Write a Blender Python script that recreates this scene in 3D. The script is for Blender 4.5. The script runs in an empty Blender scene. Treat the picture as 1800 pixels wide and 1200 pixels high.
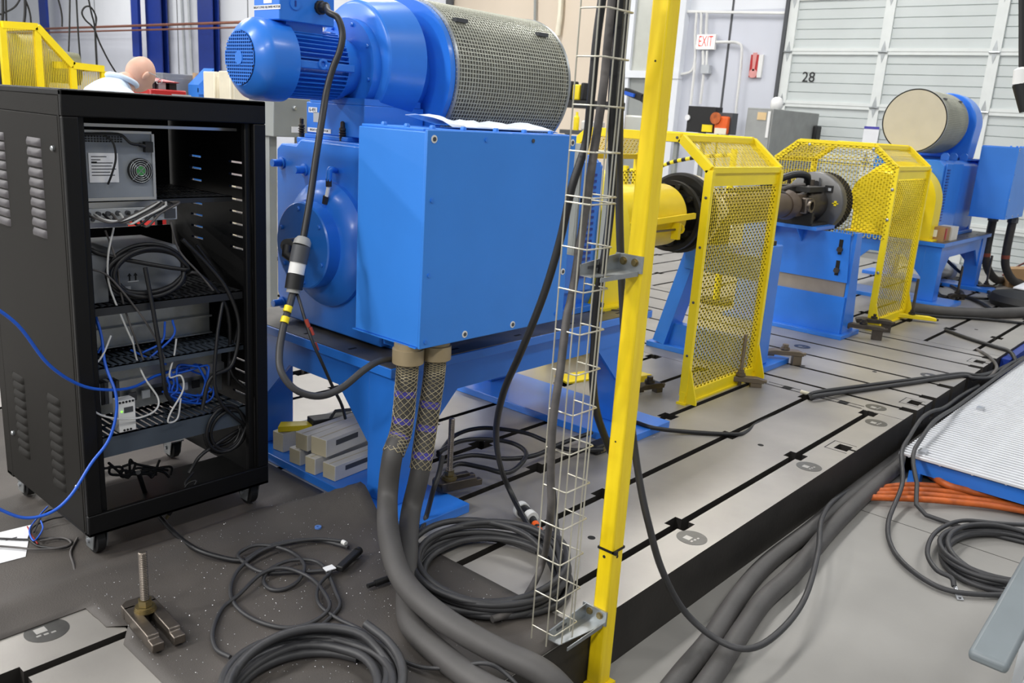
import bpy, bmesh, math, random
from mathutils import Vector, Matrix
random.seed(7)
SC = bpy.context.scene
COL = SC.collection

# ------------------------------------------------------------------ camera
F = 1522.18; H = 1.6
RT = Vector((0.66118343, -0.74756847, 0.06307019))      # image right in world
DN = Vector((-0.14913206, -0.21335768, -0.96552479))    # image down
FW = Vector((0.73525241, 0.62898321, -0.25255499))      # forward
CAM = Vector((0, 0, H))
cd = bpy.data.cameras.new('camera'); cam = bpy.data.objects.new('camera', cd); COL.objects.link(cam)
cd.sensor_fit = 'HORIZONTAL'; cd.sensor_width = 36; cd.lens = F*36/1800; cd.clip_end = 200
m = Matrix((RT, -DN, -FW)).transposed().to_4x4(); m.translation = CAM
cam.matrix_world = m
cd.dof.use_dof = True; cd.dof.focus_distance = 3.6; cd.dof.aperture_fstop = 5.6
SC.camera = cam

# ------------------------------------------------------------------ light
w = bpy.data.worlds.new('hall_ambient'); SC.world = w; w.use_nodes = True
bg = w.node_tree.nodes['Background']; bg.inputs[0].default_value = (0.90, 0.95, 1.0, 1); bg.inputs[1].default_value = 0.25
def lamp(name, loc, sx, sy, power, col=(1, .98, .95), aim=None):
    l = bpy.data.lights.new(name, 'AREA'); l.shape = 'RECTANGLE'; l.size = sx; l.size_y = sy; l.energy = power; l.color = col
    o = bpy.data.objects.new(name, l); o.location = loc; COL.objects.link(o)
    if aim is not None:
        o.rotation_euler = (Vector(aim)-Vector(loc)).to_track_quat('-Z', 'Y').to_euler()
    return o
for yy in (-2.0, 5.0, 12.0, 21.0, 30.0):
    for xx in (-9.0, -3.0, 4.0, 10.5):  # unseen; leftmost row and far rows added to brighten left-facing sides and far wall
        lamp('unseen_bay_lamp', (xx, yy, 6.8), 3.0, .8, {-9.0: 800, -3.0: 230, 4.0: 170, 10.5: 220}[xx]*(.6 if yy < 0 else 1.0))
SC.view_settings.view_transform = 'Standard'; SC.view_settings.look = 'None'
SC.view_settings.exposure = 0.45; SC.view_settings.gamma = 1; SC.view_settings.use_curve_mapping = False

# ------------------------------------------------------------------ pixel -> place helpers (1800 x 1200 frame)
def ray(u, v): return RT*((u-900)/F) + DN*((v-600)/F) + FW
def PZ(u, v, z=0.0): r = ray(u, v); return CAM + r*((z-H)/r.z)
def PY(u, v, y): r = ray(u, v); return CAM + r*(y/r.y)
def PX(u, v, x): r = ray(u, v); return CAM + r*(x/r.x)

# ------------------------------------------------------------------ materials
MATS = {}
def lin(c):
    return tuple((x/255/12.92 if x/255 <= .04045 else ((x/255+.055)/1.055)**2.4) for x in c) + (1,)
def mat(name, rgb, rough=.5, metal=0., var=.08, scale=6., bump=0., bscale=60., rgb2=None, spec=.5, stretch=None, coat=0., emit=0.):
    if name in MATS: return MATS[name]
    M = bpy.data.materials.new(name); M.use_nodes = True; nt = M.node_tree; b = nt.nodes['Principled BSDF']
    b.inputs['Roughness'].default_value = rough; b.inputs['Metallic'].default_value = metal
    b.inputs['Specular IOR Level'].default_value = spec
    if coat: b.inputs['Coat Weight'].default_value = coat; b.inputs['Coat Roughness'].default_value = .15
    tc = nt.nodes.new('ShaderNodeTexCoord'); mp = nt.nodes.new('ShaderNodeMapping')
    nt.links.new(tc.outputs['Object'], mp.inputs['Vector'])
    if stretch: mp.inputs['Scale'].default_value = stretch
    n = nt.nodes.new('ShaderNodeTexNoise'); n.inputs['Scale'].default_value = scale; n.inputs['Detail'].default_value = 5
    nt.links.new(mp.outputs[0], n.inputs['Vector'])
    r = nt.nodes.new('ShaderNodeValToRGB'); c = lin(rgb)
    r.color_ramp.elements[0].position = .32; r.color_ramp.elements[1].position = .68
    if rgb2 is None:
        r.color_ramp.elements[0].color = tuple(x*(1-var) for x in c[:3])+(1,); r.color_ramp.elements[1].color = tuple(min(1, x*(1+var)) for x in c[:3])+(1,)
    else:
        r.color_ramp.elements[0].color = c; r.color_ramp.elements[1].color = lin(rgb2)
    nt.links.new(n.outputs['Fac'], r.inputs['Fac']); nt.links.new(r.outputs['Color'], b.inputs['Base Color'])
    if emit:
        nt.links.new(r.outputs['Color'], b.inputs['Emission Color']); b.inputs['Emission Strength'].default_value = emit
    if bump:
        n2 = nt.nodes.new('ShaderNodeTexNoise'); n2.inputs['Scale'].default_value = bscale; n2.inputs['Detail'].default_value = 3
        nt.links.new(mp.outputs[0], n2.inputs['Vector'])
        bp = nt.nodes.new('ShaderNodeBump'); bp.inputs['Strength'].default_value = bump; bp.inputs['Distance'].default_value = .004
        nt.links.new(n2.outputs['Fac'], bp.inputs['Height']); nt.links.new(bp.outputs[0], b.inputs['Normal'])
    MATS[name] = M; return M
BLUE = mat('blue_paint', (44, 122, 222), .32, var=.06, scale=4, bump=.06, bscale=40, coat=.25)
BLUEB = mat('blue_box_paint', (54, 132, 226), .42, var=.04, scale=3, bump=.05, bscale=160)
DBLUE = mat('dark_blue_paint', (22, 52, 140), .4, var=.06)
YEL = mat('yellow_guard_paint', (246, 220, 26), .4, var=.05, scale=5)
YPOST = mat('yellow_post_paint', (240, 206, 16), .38, var=.10, scale=9, stretch=(4, 4, .5), rgb2=(252, 222, 30))
YMESH = mat('yellow_mesh_paint', (236, 210, 34), .45, var=.06)
BED = mat('ground_cast_iron', (150, 146, 141), .40, .38, scale=2.2, rgb2=(170, 166, 160), bump=.08, bscale=90)
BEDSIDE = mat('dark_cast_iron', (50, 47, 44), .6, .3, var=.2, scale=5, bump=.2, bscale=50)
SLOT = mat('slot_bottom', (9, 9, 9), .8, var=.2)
DISC = mat('stamped_disc', (96, 95, 93), .4, .7, var=.1, scale=30)
DISCP = mat('stamped_mark', (176, 174, 170), .4, .4)
CONC = mat('concrete', (130, 128, 124), .62, scale=1.1, rgb2=(150, 148, 144), bump=.12, bscale=40)
MATB = mat('rubber_mat', (60, 56, 53), .62, scale=2.4, rgb2=(82, 77, 73), bump=.25, bscale=220)
BLK = mat('black_powder_coat', (11, 11, 12), .5, var=.1, bump=.1, bscale=300, spec=.3)
BLK_LIT = mat('black_coat_lit_side', (22, 20, 17), .62, var=.05, bump=.1, bscale=300, spec=.22)  # same black coat; light on the rack side put into the colour
BLKM = mat('matt_black_plastic', (20, 20, 21), .55, var=.1)
CAB = mat('grey_black_cable', (52, 52, 54), .5, var=.12, scale=14)
CABD = mat('black_cable', (28, 28, 30), .45, var=.12, scale=14)
HOSE = mat('grey_hose', (74, 72, 71), .6, var=.12, scale=7, bump=.1)
CABG = mat('dusty_grey_cable', (104, 100, 98), .6, rgb2=(60, 58, 58), scale=10)
WCAB = mat('white_cable', (206, 206, 204), .5)
BCAB = mat('blue_patch_cable', (30, 92, 205), .4)
ORG = mat('orange_hose', (178, 88, 34), .5, var=.3, scale=14)
ZINC = mat('galvanised_steel', (168, 172, 174), .38, .8, var=.12, scale=20)
WIRE = mat('zinc_wire', (206, 202, 186), .3, .7, var=.06)
STEEL = mat('bare_steel', (118, 110, 102), .36, .85, var=.15, scale=20)
DSTEEL = mat('oiled_steel', (78, 72, 66), .42, .7, var=.2, scale=16)
BRASS = mat('yellow_zinc', (140, 126, 88), .35, .8, var=.1)
GREYP = mat('grey_enamel', (146, 150, 148), .45, var=.04)
LGREY = mat('light_grey_metal', (186, 190, 194), .4, .2, var=.05)
WHITE = mat('white_plastic', (226, 226, 224), .5, var=.03)
PAPER = mat('paper', (232, 233, 236), .7, var=.03)
SILV = mat('aluminium', (196, 198, 202), .3, .75, var=.06)
SCREEN = mat('filter_grey', (128, 127, 116), .75, rgb2=(100, 99, 92), scale=40)
TANM = mat('tan_cap', (200, 192, 172), .5, var=.04)
CREAM = mat('cream_enamel', (232, 226, 206), .5, var=.03)
CARD = mat('cardboard', (166, 132, 92), .75, var=.08)
CARDW = mat('white_carton', (214, 211, 204), .7, var=.05)
CARDT = mat('tan_carton_end', (196, 186, 158), .7, var=.08)
SKIN = mat('skin', (214, 168, 146), .5, var=.06, scale=12)
SHIRT = mat('light_blue_shirt', (206, 220, 236), .8, var=.04, bump=.2, bscale=120)
TROUS = mat('dark_trousers', (48, 52, 62), .8)
RED = mat('red_paint', (176, 30, 32), .35, var=.06)
WALLW = mat('painted_wall_white', (228, 231, 237), .7, var=.02, scale=1)
WALLG = mat('painted_wall_grey', (206, 209, 219), .7, var=.03, scale=1)
BEIGE = mat('beige_wall', (214, 200, 182), .7, var=.03, scale=.8)
DOORM = mat('door_panel', (198, 204, 203), .55, var=.03, scale=1.5)
DOORR = mat('door_rail', (216, 220, 218), .5, var=.03)
COPPER = mat('copper_pipe', (150, 98, 78), .4, .6)
PLASTIC = mat('clear_wrap', (222, 230, 244), .35, var=.05)
SHAFT = mat('brown_shaft', (92, 78, 66), .5, .3, var=.15, scale=8)
GREEN = mat('green_pcb', (60, 130, 70), .5)
PURP = mat('purple_band', (70, 66, 160), .5)
ORTAPE = mat('orange_tape', (230, 96, 26), .5)
BLKRUB = mat('black_rubber', (16, 16, 17), .6)
DGREY = mat('dark_grey', (70, 72, 76), .5)
EXITM = mat('exit_face', (250, 236, 232), .5, emit=.5)
EXITR = mat('exit_red', (226, 60, 54), .5, emit=.4)
INK = mat('black_ink', (26, 26, 28), .7)
GLASS = mat('window_glass', (196, 198, 190), .15, var=.03)
PINK = mat('ear_skin', (206, 150, 130), .5)

# ------------------------------------------------------------------ mesh builder
ORIG = {}
def catmull(P, n=6, closed=False):
    P = [Vector(p) for p in P]
    if len(P) < 3: return P
    out = []
    N = len(P)
    segs = N if closed else N-1
    for i in range(segs):
        p1, p2 = P[i % N], P[(i+1) % N]
        p0 = P[(i-1) % N] if closed or i > 0 else p1*2-p2
        p3 = P[(i+2) % N] if closed or i+2 < N else p2*2-p1
        for k in range(n):
            t = k/n
            out.append(.5*((2*p1)+(p2-p0)*t+(2*p0-5*p1+4*p2-p3)*t*t+(3*p1-p0-3*p2+p3)*t**3))
    if not closed: out.append(P[-1])
    return out
class MB:
    def __init__(s): s.v = []; s.f = []; s.m = None
    def add(s, vs, fs):
        o = len(s.v); s.v += [(s.m @ Vector(p)) if s.m else Vector(p) for p in vs]; s.f += [tuple(i+o for i in f) for f in fs]; return s
    def box(s, a, b):
        x0, x1 = sorted((a[0], b[0])); y0, y1 = sorted((a[1], b[1])); z0, z1 = sorted((a[2], b[2]))
        return s.add([(x0, y0, z0), (x1, y0, z0), (x1, y1, z0), (x0, y1, z0), (x0, y0, z1), (x1, y0, z1), (x1, y1, z1), (x0, y1, z1)],
                     [(3, 2, 1, 0), (4, 5, 6, 7), (0, 1, 5, 4), (1, 2, 6, 5), (2, 3, 7, 6), (3, 0, 4, 7)])
    def bar(s, p, q, wd, h, up=(0, 0, 1)):
        p, q = Vector(p), Vector(q); d = (q-p).normalized(); up = Vector(up)
        sd = d.cross(up)
        if sd.length < 1e-4: sd = d.cross(Vector((1, 0, 0)))
        sd.normalize(); u2 = sd.cross(d).normalized()
        vs = []
        for e in (p, q):
            for a, b in ((-1, -1), (1, -1), (1, 1), (-1, 1)): vs.append(e+sd*(a*wd/2)+u2*(b*h/2))
        return s.add(vs, [(3, 2, 1, 0), (4, 5, 6, 7), (0, 1, 5, 4), (1, 2, 6, 5), (2, 3, 7, 6), (3, 0, 4, 7)])
    def cyl(s, p, q, r, n=20, r2=None, caps=True):
        p, q = Vector(p), Vector(q); r2 = r if r2 is None else r2
        d = (q-p).normalized(); a = d.orthogonal().normalized(); b = d.cross(a)
        vs = []
        for e, rr in ((p, r), (q, r2)):
            for k in range(n):
                t = 2*math.pi*k/n; vs.append(e+a*(rr*math.cos(t))+b*(rr*math.sin(t)))
        fs = [(k, (k+1) % n, n+(k+1) % n, n+k) for k in range(n)]
        if caps: fs += [tuple(range(n))[::-1], tuple(range(n, 2*n))]
        return s.add(vs, fs)
    def lathe(s, o, d, prof, n=32):
        # prof: list of (distance along d, radius)
        o, d = Vector(o), Vector(d).normalized(); a = d.orthogonal().normalized(); b = d.cross(a)
        vs, fs = [], []
        for (t, r) in prof:
            for k in range(n):
                an = 2*math.pi*k/n; vs.append(o+d*t+a*(r*math.cos(an))+b*(r*math.sin(an)))
        for i in range(len(prof)-1):
            for k in range(n): fs.append((i*n+k, i*n+(k+1) % n, (i+1)*n+(k+1) % n, (i+1)*n+k))
        loop = prof[0] == prof[-1]
        if prof[0][1] > 1e-4 and not loop: fs.append(tuple(range(n))[::-1])
        if prof[-1][1] > 1e-4 and not loop: fs.append(tuple(range((len(prof)-1)*n, len(prof)*n)))
        return s.add(vs, fs)
    def tube(s, P, r, n=8, caps=True, closed=False, radii=None):
        P = [Vector(p) for p in P]; N = len(P); vs, fs = [], []
        up = None
        for i, p in enumerate(P):
            if closed: t = P[(i+1) % N]-P[i-1]
            else: t = P[min(i+1, N-1)]-P[max(i-1, 0)]
            if t.length < 1e-9: t = Vector((0, 0, 1))
            t.normalize()
            if up is None: up = t.orthogonal().normalized()
            else:
                up = up-t*up.dot(t)
                up = up.normalized() if up.length > 1e-6 else t.orthogonal().normalized()
            b = t.cross(up); rr = radii[i] if radii else r
            for k in range(n):
                an = 2*math.pi*k/n; vs.append(p+up*(rr*math.cos(an))+b*(rr*math.sin(an)))
        for i in range(N if closed else N-1):
            j = (i+1) % N
            for k in range(n): fs.append((i*n+k, i*n+(k+1) % n, j*n+(k+1) % n, j*n+k))
        if caps and not closed: fs += [tuple(range(n))[::-1], tuple(range((N-1)*n, N*n))]
        return s.add(vs, fs)
    def prism(s, poly, axis, a0, a1):
        # poly in the two other axes (x: (y,z); y: (x,z); z: (x,y))
        def mk(p, t):
            return {'x': (t, p[0], p[1]), 'y': (p[0], t, p[1]), 'z': (p[0], p[1], t)}[axis]
        n = len(poly)
        return s.add([mk(p, a0) for p in poly]+[mk(p, a1) for p in poly],
                     [tuple(range(n))[::-1], tuple(range(n, 2*n))]+[(k, (k+1) % n, n+(k+1) % n, n+k) for k in range(n)])
    def build(s, name, material, parent=None, smooth=35, bevel=0., mesh_only=False):
        me = bpy.data.meshes.new(name)
        if parent is not None: o0 = ORIG[parent]
        else:
            lo = Vector((min(p.x for p in s.v), min(p.y for p in s.v), min(p.z for p in s.v))); hi = Vector((max(p.x for p in s.v), max(p.y for p in s.v), 0))
            o0 = Vector(((lo.x+hi.x)/2, (lo.y+hi.y)/2, lo.z))
        me.from_pydata([tuple(p-o0) for p in s.v], [], s.f)
        bm = bmesh.new(); bm.from_mesh(me); bmesh.ops.recalc_face_normals(bm, faces=bm.faces); bm.to_mesh(me); bm.free()
        if smooth:
            me.shade_smooth(); me.set_sharp_from_angle(angle=math.radians(smooth))
        me.materials.append(material)
        o = bpy.data.objects.new(name, me); COL.objects.link(o)
        if parent is not None: o.parent = parent
        else: o.location = o0
        ORIG[o] = o0
        if bevel:
            bv = o.modifiers.new('bevel', 'BEVEL'); bv.width = bevel; bv.segments = 2; bv.limit_method = 'ANGLE'
        return o
def thing(name, loc, label, cat, group=None):
    o = bpy.data.objects.new(name, None); COL.objects.link(o); o.location = loc; ORIG[o] = Vector(loc); o.empty_display_size = .1
    return tag(o, label, cat, group)
def tag(o, label, cat, group=None):
    o['label'] = label; o['category'] = cat
    if group: o['group'] = group
    return o
def struct(o): o['kind'] = 'structure'; return o
def text(name, body, size, origin, right, up, material, parent, depth=.0006, align='CENTER', xs=1.):
    c = bpy.data.curves.new(name, 'FONT'); c.body = body; c.size = size; c.align_x = align; c.align_y = 'CENTER'; c.extrude = depth; c.resolution_u = 3
    t = bpy.data.objects.new('tmp', c); COL.objects.link(t)
    me = bpy.data.meshes.new_from_object(t.evaluated_get(bpy.context.evaluated_depsgraph_get()))
    bpy.data.objects.remove(t)
    me.transform(Matrix.Diagonal((xs, 1, 1, 1)))
    r = Vector(right).normalized(); u2 = Vector(up); u2 = (u2-r*u2.dot(r)).normalized(); nrm = r.cross(u2)
    M = Matrix((r, u2, nrm)).transposed().to_4x4(); M.translation = Vector(origin)-ORIG[parent]
    me.transform(M); me.materials.clear(); me.materials.append(material)
    o = bpy.data.objects.new(name, me); COL.objects.link(o); o.parent = parent; ORIG[o] = ORIG[parent]
    return o
def cable(name, pts, r, material, label, cat='cable', n=8, sm=6, group=None, parent=None):
    o = MB().tube(catmull(pts, sm), r, n).build(name, material, parent, smooth=60)
    return tag(o, label, cat, group) if parent is None else o

# ================================================================== SETTING
FZ = -.22
fl = struct(MB().box((-8, -8, FZ-.1), (14.6, 46, FZ)).build('floor', CONC))
jx = PZ(1560, 912, FZ).x
MB().box((jx, -4, FZ), (jx+.004, 1.39, FZ+.0008)).build('control_joint', BEDSIDE, fl)
WX = 14.6
wb = struct(MB().box((WX, -6, FZ), (WX+.2, 46, 3.62)).build('wall_back', WALLG))
MB().box((WX-.002, -6, 3.62), (WX+.2, 10.0, 9)).box((WX-.002, 14.9, 3.62), (WX+.2, 46, 9)).build('upper_wall', WALLW, wb)
MB().box((WX-.03, 10.0, FZ), (WX+.2, 14.9, 9)).build('beige_panel', BEIGE, wb)
struct(MB().box((-8, 46, FZ), (WX+.2, 46.2, 9)).build('wall_left', WALLG))
for yy in (7.9, 16.3, 19.6, 23.2, 27.2, 33):
    MB().box((WX-.006, yy-.02, FZ), (WX, yy+.02, 9)).build('wall_joint', DGREY, wb)
for i, (u0, u1) in enumerate(((349, 374), (258, 284))):
    y1 = PX(u0, 60, WX-.3).y; y0 = PX(u1, 60, WX-.3).y
    struct(MB().box((WX-.32, y0, FZ), (WX-.28, y1, 9)).box((WX-.12, y0, FZ), (WX-.08, y1, 9)).box((WX-.28, (y0+y1)/2-.03, FZ), (WX-.12, (y0+y1)/2+.03, 9)).build('trim_%d' % (i+1), DBLUE))
for i, (u0, u1) in enumerate(((237, 249), (76, 88))):
    y1 = PX(u0, 60, WX-.5).y; y0 = PX(u1, 60, WX-.5).y
    zb = PX(u0, 100 if i == 0 else 66, WX-.5).z
    struct(MB().box((WX-.6, y0, zb), (WX-.5, y1, 9)).build('trim_%d' % (i+3), DBLUE))
for k, (v0, v1) in enumerate(((50, 45.5), (57, 53))):
    a = PX(74, v0, WX-.9); b = PX(259, v1, WX-.9)
    tag(MB().cyl((WX-.9, 15.5, (a.z+b.z)/2), (WX-.9, 44, (a.z+b.z)/2), .04-.012*k, 10).build('copper_pipe', COPPER),
        ('thicker copper coloured pipe running along the far wall, the upper one', 'thinner copper coloured pipe along the far wall, the lower one')[k], 'pipe', 'pipes along the far wall')

# sectional door
dr = bpy.data.objects.new('door_1', None); COL.objects.link(dr); dr.location = (WX-.1, 2.5, FZ); ORIG[dr] = Vector(dr.location); struct(dr)
DX = WX-.1
st = [PX(1390, 60, DX).y, PX(1558, 60, DX).y, PX(1755, 60, DX).y]
dy = (st[0]-st[2])/2
st += [st[2]-dy*k for k in range(1, 4)]
zr = [FZ+.02, .40, 1.24, 2.084, 2.925, 3.77, 4.6]
for i in range(len(st)-1):
    for j in range(len(zr)-1):
        mb = MB(); z0, z1 = zr[j]+.035, zr[j+1]-.035; n = 5
        for k in range(n):
            a = z0+(z1-z0)*k/n; b = z0+(z1-z0)*(k+1)/n
            mb.prism([(DX+.06, a+.002), (DX+.035, a+.01), (DX+.03, b-.004), (DX+.06, b-.002)], 'y', st[i+1]+.07, st[i]-.07)
        mb.box((DX+.055, st[i+1], z0-.03), (DX+.08, st[i], z1+.03))
        mb.build('door_panel', DOORM, dr)
for i, y in enumerate(st): MB().box((DX-.01, y-.075, FZ), (DX+.055, y+.075, zr[-1])).build('stile', DOORR, dr)
for z in zr[1:]: MB().box((DX-.002, st[-1], z-.05), (DX+.05, st[0], z+.05)).build('rail', DOORR, dr); MB().box((DX-.004, st[-1], z-.006), (DX+.0, st[0], z+.002)).build('rail_joint', GREYP, dr)
for y in st:
    for z in zr[1:-1]:
        h = MB().prism([(y-.04, z-.03), (y+.04, z-.03), (y+.03, z+.05), (y, z+.16), (y-.03, z+.05)], 'x', DX-.016, DX-.009)
        h.prism([(y-.035, z-.03), (y-.025, z-.08), (y, z-.17), (y+.025, z-.08), (y+.035, z-.03)], 'x', DX-.016, DX-.009)
        h.cyl((DX-.025, y-.07, z-.01), (DX-.025, y+.07, z-.01), .016, 8).build('hinge', ZINC, dr)
MB().box((DX-.04, st[0]+.08, FZ), (DX+.1, st[0]+.14, 6)).build('track', DGREY, dr)
p = PX(1420, 136, DX)
text('number', '28', .23, (DX+.022, p.y, p.z), (0, -1, 0), (0, 0, 1), INK, dr, .002)
sg = PX(1530, 237, DX-.03)
g = MB().box((DX-.02, sg.y-.12, sg.z-.20), (DX-.011, sg.y+.12, sg.z+.13)).build('notice', PAPER, None)
tag(g, 'small white notice with purple top band on the roll-up door', 'notice')
MB().box((DX-.022, sg.y-.12, sg.z+.09), (DX-.0205, sg.y+.12, sg.z+.13)).build('purple_band', PURP, g)

# personnel door with window beside the exit sign
d2 = bpy.data.objects.new('door_2', None); COL.objects.link(d2); d2.location = (WX-.1, 9.4, FZ); ORIG[d2] = Vector(d2.location); struct(d2)
yl, yr = PX(1108, 60, WX-.1).y, PX(1196, 60, WX-.1).y
zt = PX(1150, 128, WX-.1).z
MB().box((WX-.1, yr, FZ), (WX-.04, yl, zt-.1)).build('door_leaf', GREYP, d2)
MB().box((WX-.09, yr, zt), (WX-.04, yl, 6)).build('window_pane', GLASS, d2)
for y, n_ in ((yl, 'jamb'), (yr, 'jamb')): MB().box((WX-.16, y-.09, FZ), (WX-.0, y+.09, 6)).build(n_, WALLW, d2)
MB().box((WX-.18, yr-.1, zt-.1), (WX-.0, yl+.1, zt+.03)).build('transom', WALLW, d2)
MB().box((WX-.12, yr, zt-.42), (WX-.1, yr+.3, zt-.28)).build('closer', GREEN, d2)
MB().tube([(WX-.12, yr+.2, 1.0), (WX-.17, yr+.2, 1.0), (WX-.17, yr+.2, 1.3), (WX-.12, yr+.2, 1.3)], .02, 6).build('handle', BLKM, d2)

# ------------------------------------------------------------------ bed plates
SW = .017
SL = [1.585+.381*k for k in range(15)]
Y0, Y1 = 1.397, 7.2
def strip_poly(x0, x1, a, b, na, nb, pocket=None):
    P = [(x0, a)]
    for n_ in sorted(na):
        if x0+.05 < n_ < x1-.02: P += [(n_-.045, a), (n_-.045, a+.03), (n_+.045, a+.03), (n_+.045, a)]
    if pocket:
        for px in pocket: P += [(px-.012, a), (px-.012, a+.03), (px-.045, a+.03), (px-.045, a+.1), (px+.045, a+.1), (px+.045, a+.03), (px+.012, a+.03), (px+.012, a)]
    P.append((x1, a))
    P.append((x1, b))
    for n_ in sorted(nb, reverse=True):
        if x0+.05 < n_ < x1-.02: P += [(n_+.045, b), (n_+.045, b-.03), (n_-.045, b-.03), (n_-.045, b)]
    P.append((x0, b)); return P
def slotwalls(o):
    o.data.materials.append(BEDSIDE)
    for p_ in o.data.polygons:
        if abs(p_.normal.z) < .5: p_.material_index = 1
def bed(x0, x1, label, notches, pocket, Y1=7.2):
    t = thing('bed_plate', ((x0+x1)/2, 4, FZ), label, 'bed plate', 'slotted iron bed plates')
    MB().box((x0, Y0, FZ), (x1, Y1, -.13)).build('plate_body', BEDSIDE, t)
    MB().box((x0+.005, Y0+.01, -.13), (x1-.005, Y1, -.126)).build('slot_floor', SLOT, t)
    ed = [Y0]+SL+[Y1]
    for k in range(len(ed)-1):
        if ed[k] > Y1: break
        a = ed[k]+(SW if k else 0); b = min(ed[k+1]-SW, Y1)
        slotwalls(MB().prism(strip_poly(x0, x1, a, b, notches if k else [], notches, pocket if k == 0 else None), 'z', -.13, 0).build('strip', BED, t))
        if ed[k+1] > Y1: break
    MB().box((x0, Y0-.001, -.129), (x1, Y0+.0, -.004)).build('front_edge', BEDSIDE, t)
    return t
bA = bed(-1.6, 5.24, 'nearest iron bed plate with long slots, beneath the yellow post side', [.7, 1.85, 3.0, 4.15, 5.19], [4.475])
bC = bed(7.58, 12.2, 'farthest iron bed plate with slots, under the distant blue motor stand', [8.3, 9.5, 10.7, 11.9], [], 6.3)
bB = thing('bed_plate', (6.4, 4, FZ), 'middle iron bed plate whose narrow slots run crosswise to the others', 'bed plate', 'slotted iron bed plates')
MB().box((5.245, Y0, FZ), (7.575, Y1, -.13)).build('plate_body', BEDSIDE, bB)
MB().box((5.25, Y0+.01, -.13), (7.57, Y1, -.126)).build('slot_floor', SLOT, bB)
xs = [5.245]+[5.47+.39*k for k in range(6)]+[7.575]
for k in range(len(xs)-1):
    a = xs[k]+(.017 if k else 0); b = xs[k+1]-(.017 if k < 6 else 0); e = .022
    P = [(a+(e if k else 0), Y0), (b-(e if k < 6 else 0), Y0), (b-(e if k < 6 else 0), Y0+.09), (b, Y0+.09), (b, Y1), (a, Y1), (a, Y0+.09), (a+(e if k else 0), Y0+.09)]
    if k in (1, 5):
        px = (a+b)/2
        P = P[:1]+[(px-.012, Y0), (px-.012, Y0+.03), (px-.05, Y0+.03), (px-.05, Y0+.1), (px+.05, Y0+.1), (px+.05, Y0+.03), (px+.012, Y0+.03), (px+.012, Y0)]+P[1:]
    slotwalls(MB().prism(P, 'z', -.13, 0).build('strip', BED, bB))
def groove(px, par):
    z = .0006; m_ = MB()
    for (a, b, c, d) in ((px-.075, Y0+.02, px-.07, Y0+.14), (px-.075, Y0+.135, px+.075, Y0+.14), (px+.07, Y0+.02, px+.075, Y0+.14)): m_.box((a, b, -.001), (c, d, z))
    m_.build('pocket_groove', SLOT, par)
groove(4.475, bA); groove(5.665, bB); groove(7.225, bB)
for (x, y, par) in ((5.28, 1.78, bB), (5.28, 2.15, bB)):
    m_ = MB().box((x-.03, y-.13, -.001), (x-.02, y+.13, .0006)).box((x+.02, y-.13, -.001), (x+.03, y+.13, .0006)).box((x-.035, y-.04, -.001), (x+.035, y+.02, .0006)); m_.build('joint_key', SLOT, par)
for (x, y, par) in ((2.928, 1.485, bA), (4.062, 1.476, bA), (5.048, 1.488, bA), (.868, 2.522, bA), (5.35, 1.594, bB), (6.45, 2.545, bB), (6.45, 1.60, bB)):
    d = MB().cyl((x, y, -.002), (x, y, .0012), .062, 28).build('maker_disc', DISC, par)
    MB().box((x-.03, y-.004, .001), (x+.002, y+.026, .002)).build('disc_emblem', DISCP, d)
    for q in range(3): MB().box((x-.035+.02*q, y-.02-.003*q, .001), (x-.022+.02*q, y-.012-.003*q, .002)).build('disc_mark', DISCP, d)
for (x, y) in ((4.149, 1.778), (2.62, 1.76), (5.9, 2.3), (6.2, 1.9), (8.5, 1.8)): MB().cyl((x, y, -.001), (x, y, .0008), .016, 14).build('drilled_hole', SLOT, bA if x < 5.2 else (bB if x < 7.5 else bC))
tag(MB().box((7.6, 1.33, FZ), (10.5, 1.392, -.02)).box((7.6, 1.29, FZ), (10.5, 1.34, -.17)).build('side_channel', DBLUE), 'dark blue steel channel along the far front edge of the bed', 'channel')

# ------------------------------------------------------------------ rubber mat
def mat_h(x, y):
    yc = 2.70 if x < 1.75 else 2.70-.16*((x-1.75)/.3)
    amp = .03+.03*max(0, min(1, (x-.9)/.9))+(.075*max(0, (x-1.75)/.33)**1.5 if x > 1.75 else 0)
    sg_ = .075+.05*max(0, (x-1.7))
    h = amp*math.exp(-((y-yc)/sg_)**2)
    h += .006*math.sin(x*9+y*4)*math.exp(-((y-2.45)/.2)**2) if x > 1.0 else 0
    return max(0, h)+.004+.0015*math.sin(7*x)*math.sin(5*y)
gx = [-1.5, -1, -.5, 0, .3, .6, .8]+[.9+.1*k for k in range(2)]+[1.0+.0415*k for k in range(1, 27)]
gy = [1.4, 1.5, 1.6, 1.7, 1.8, 1.9, 2.0, 2.1, 2.2, 2.3, 2.38]+[2.42+.028*k for k in range(0, 20)]+[3.0, 3.2, 3.5, 4.0, 4.6]
gy = sorted(set(gy+[2.56]))
vs, fs, idx = [], [], {}
def mid(i, j):
    if (i, j) not in idx:
        x, y = gx[i], gy[j]
        if abs(x-1.0) < .02 and y < 2.5: x = 1.0-.02*(2.35-y)+(.05 if 2.3 < y < 2.4 else 0)
        idx[(i, j)] = len(vs); vs.append((x, y, mat_h(x, y)))
    return idx[(i, j)]
for i in range(len(gx)-1):
    for j in range(len(gy)-1):
        if gx[i] < .99 and gy[j] < 2.555: continue
        fs.append((mid(i, j), mid(i+1, j), mid(i+1, j+1), mid(i, j+1)))
mm = MB(); mm.add(vs, fs); mo = mm.build('rubber_mat', MATB, None, smooth=60)
so = mo.modifiers.new('thick', 'SOLIDIFY'); so.thickness = .004; so.offset = -1
tag(mo, 'dark grey rubber mat with a raised ripple, lying over the bed under the cabinet', 'mat')
mb = MB()
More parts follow.
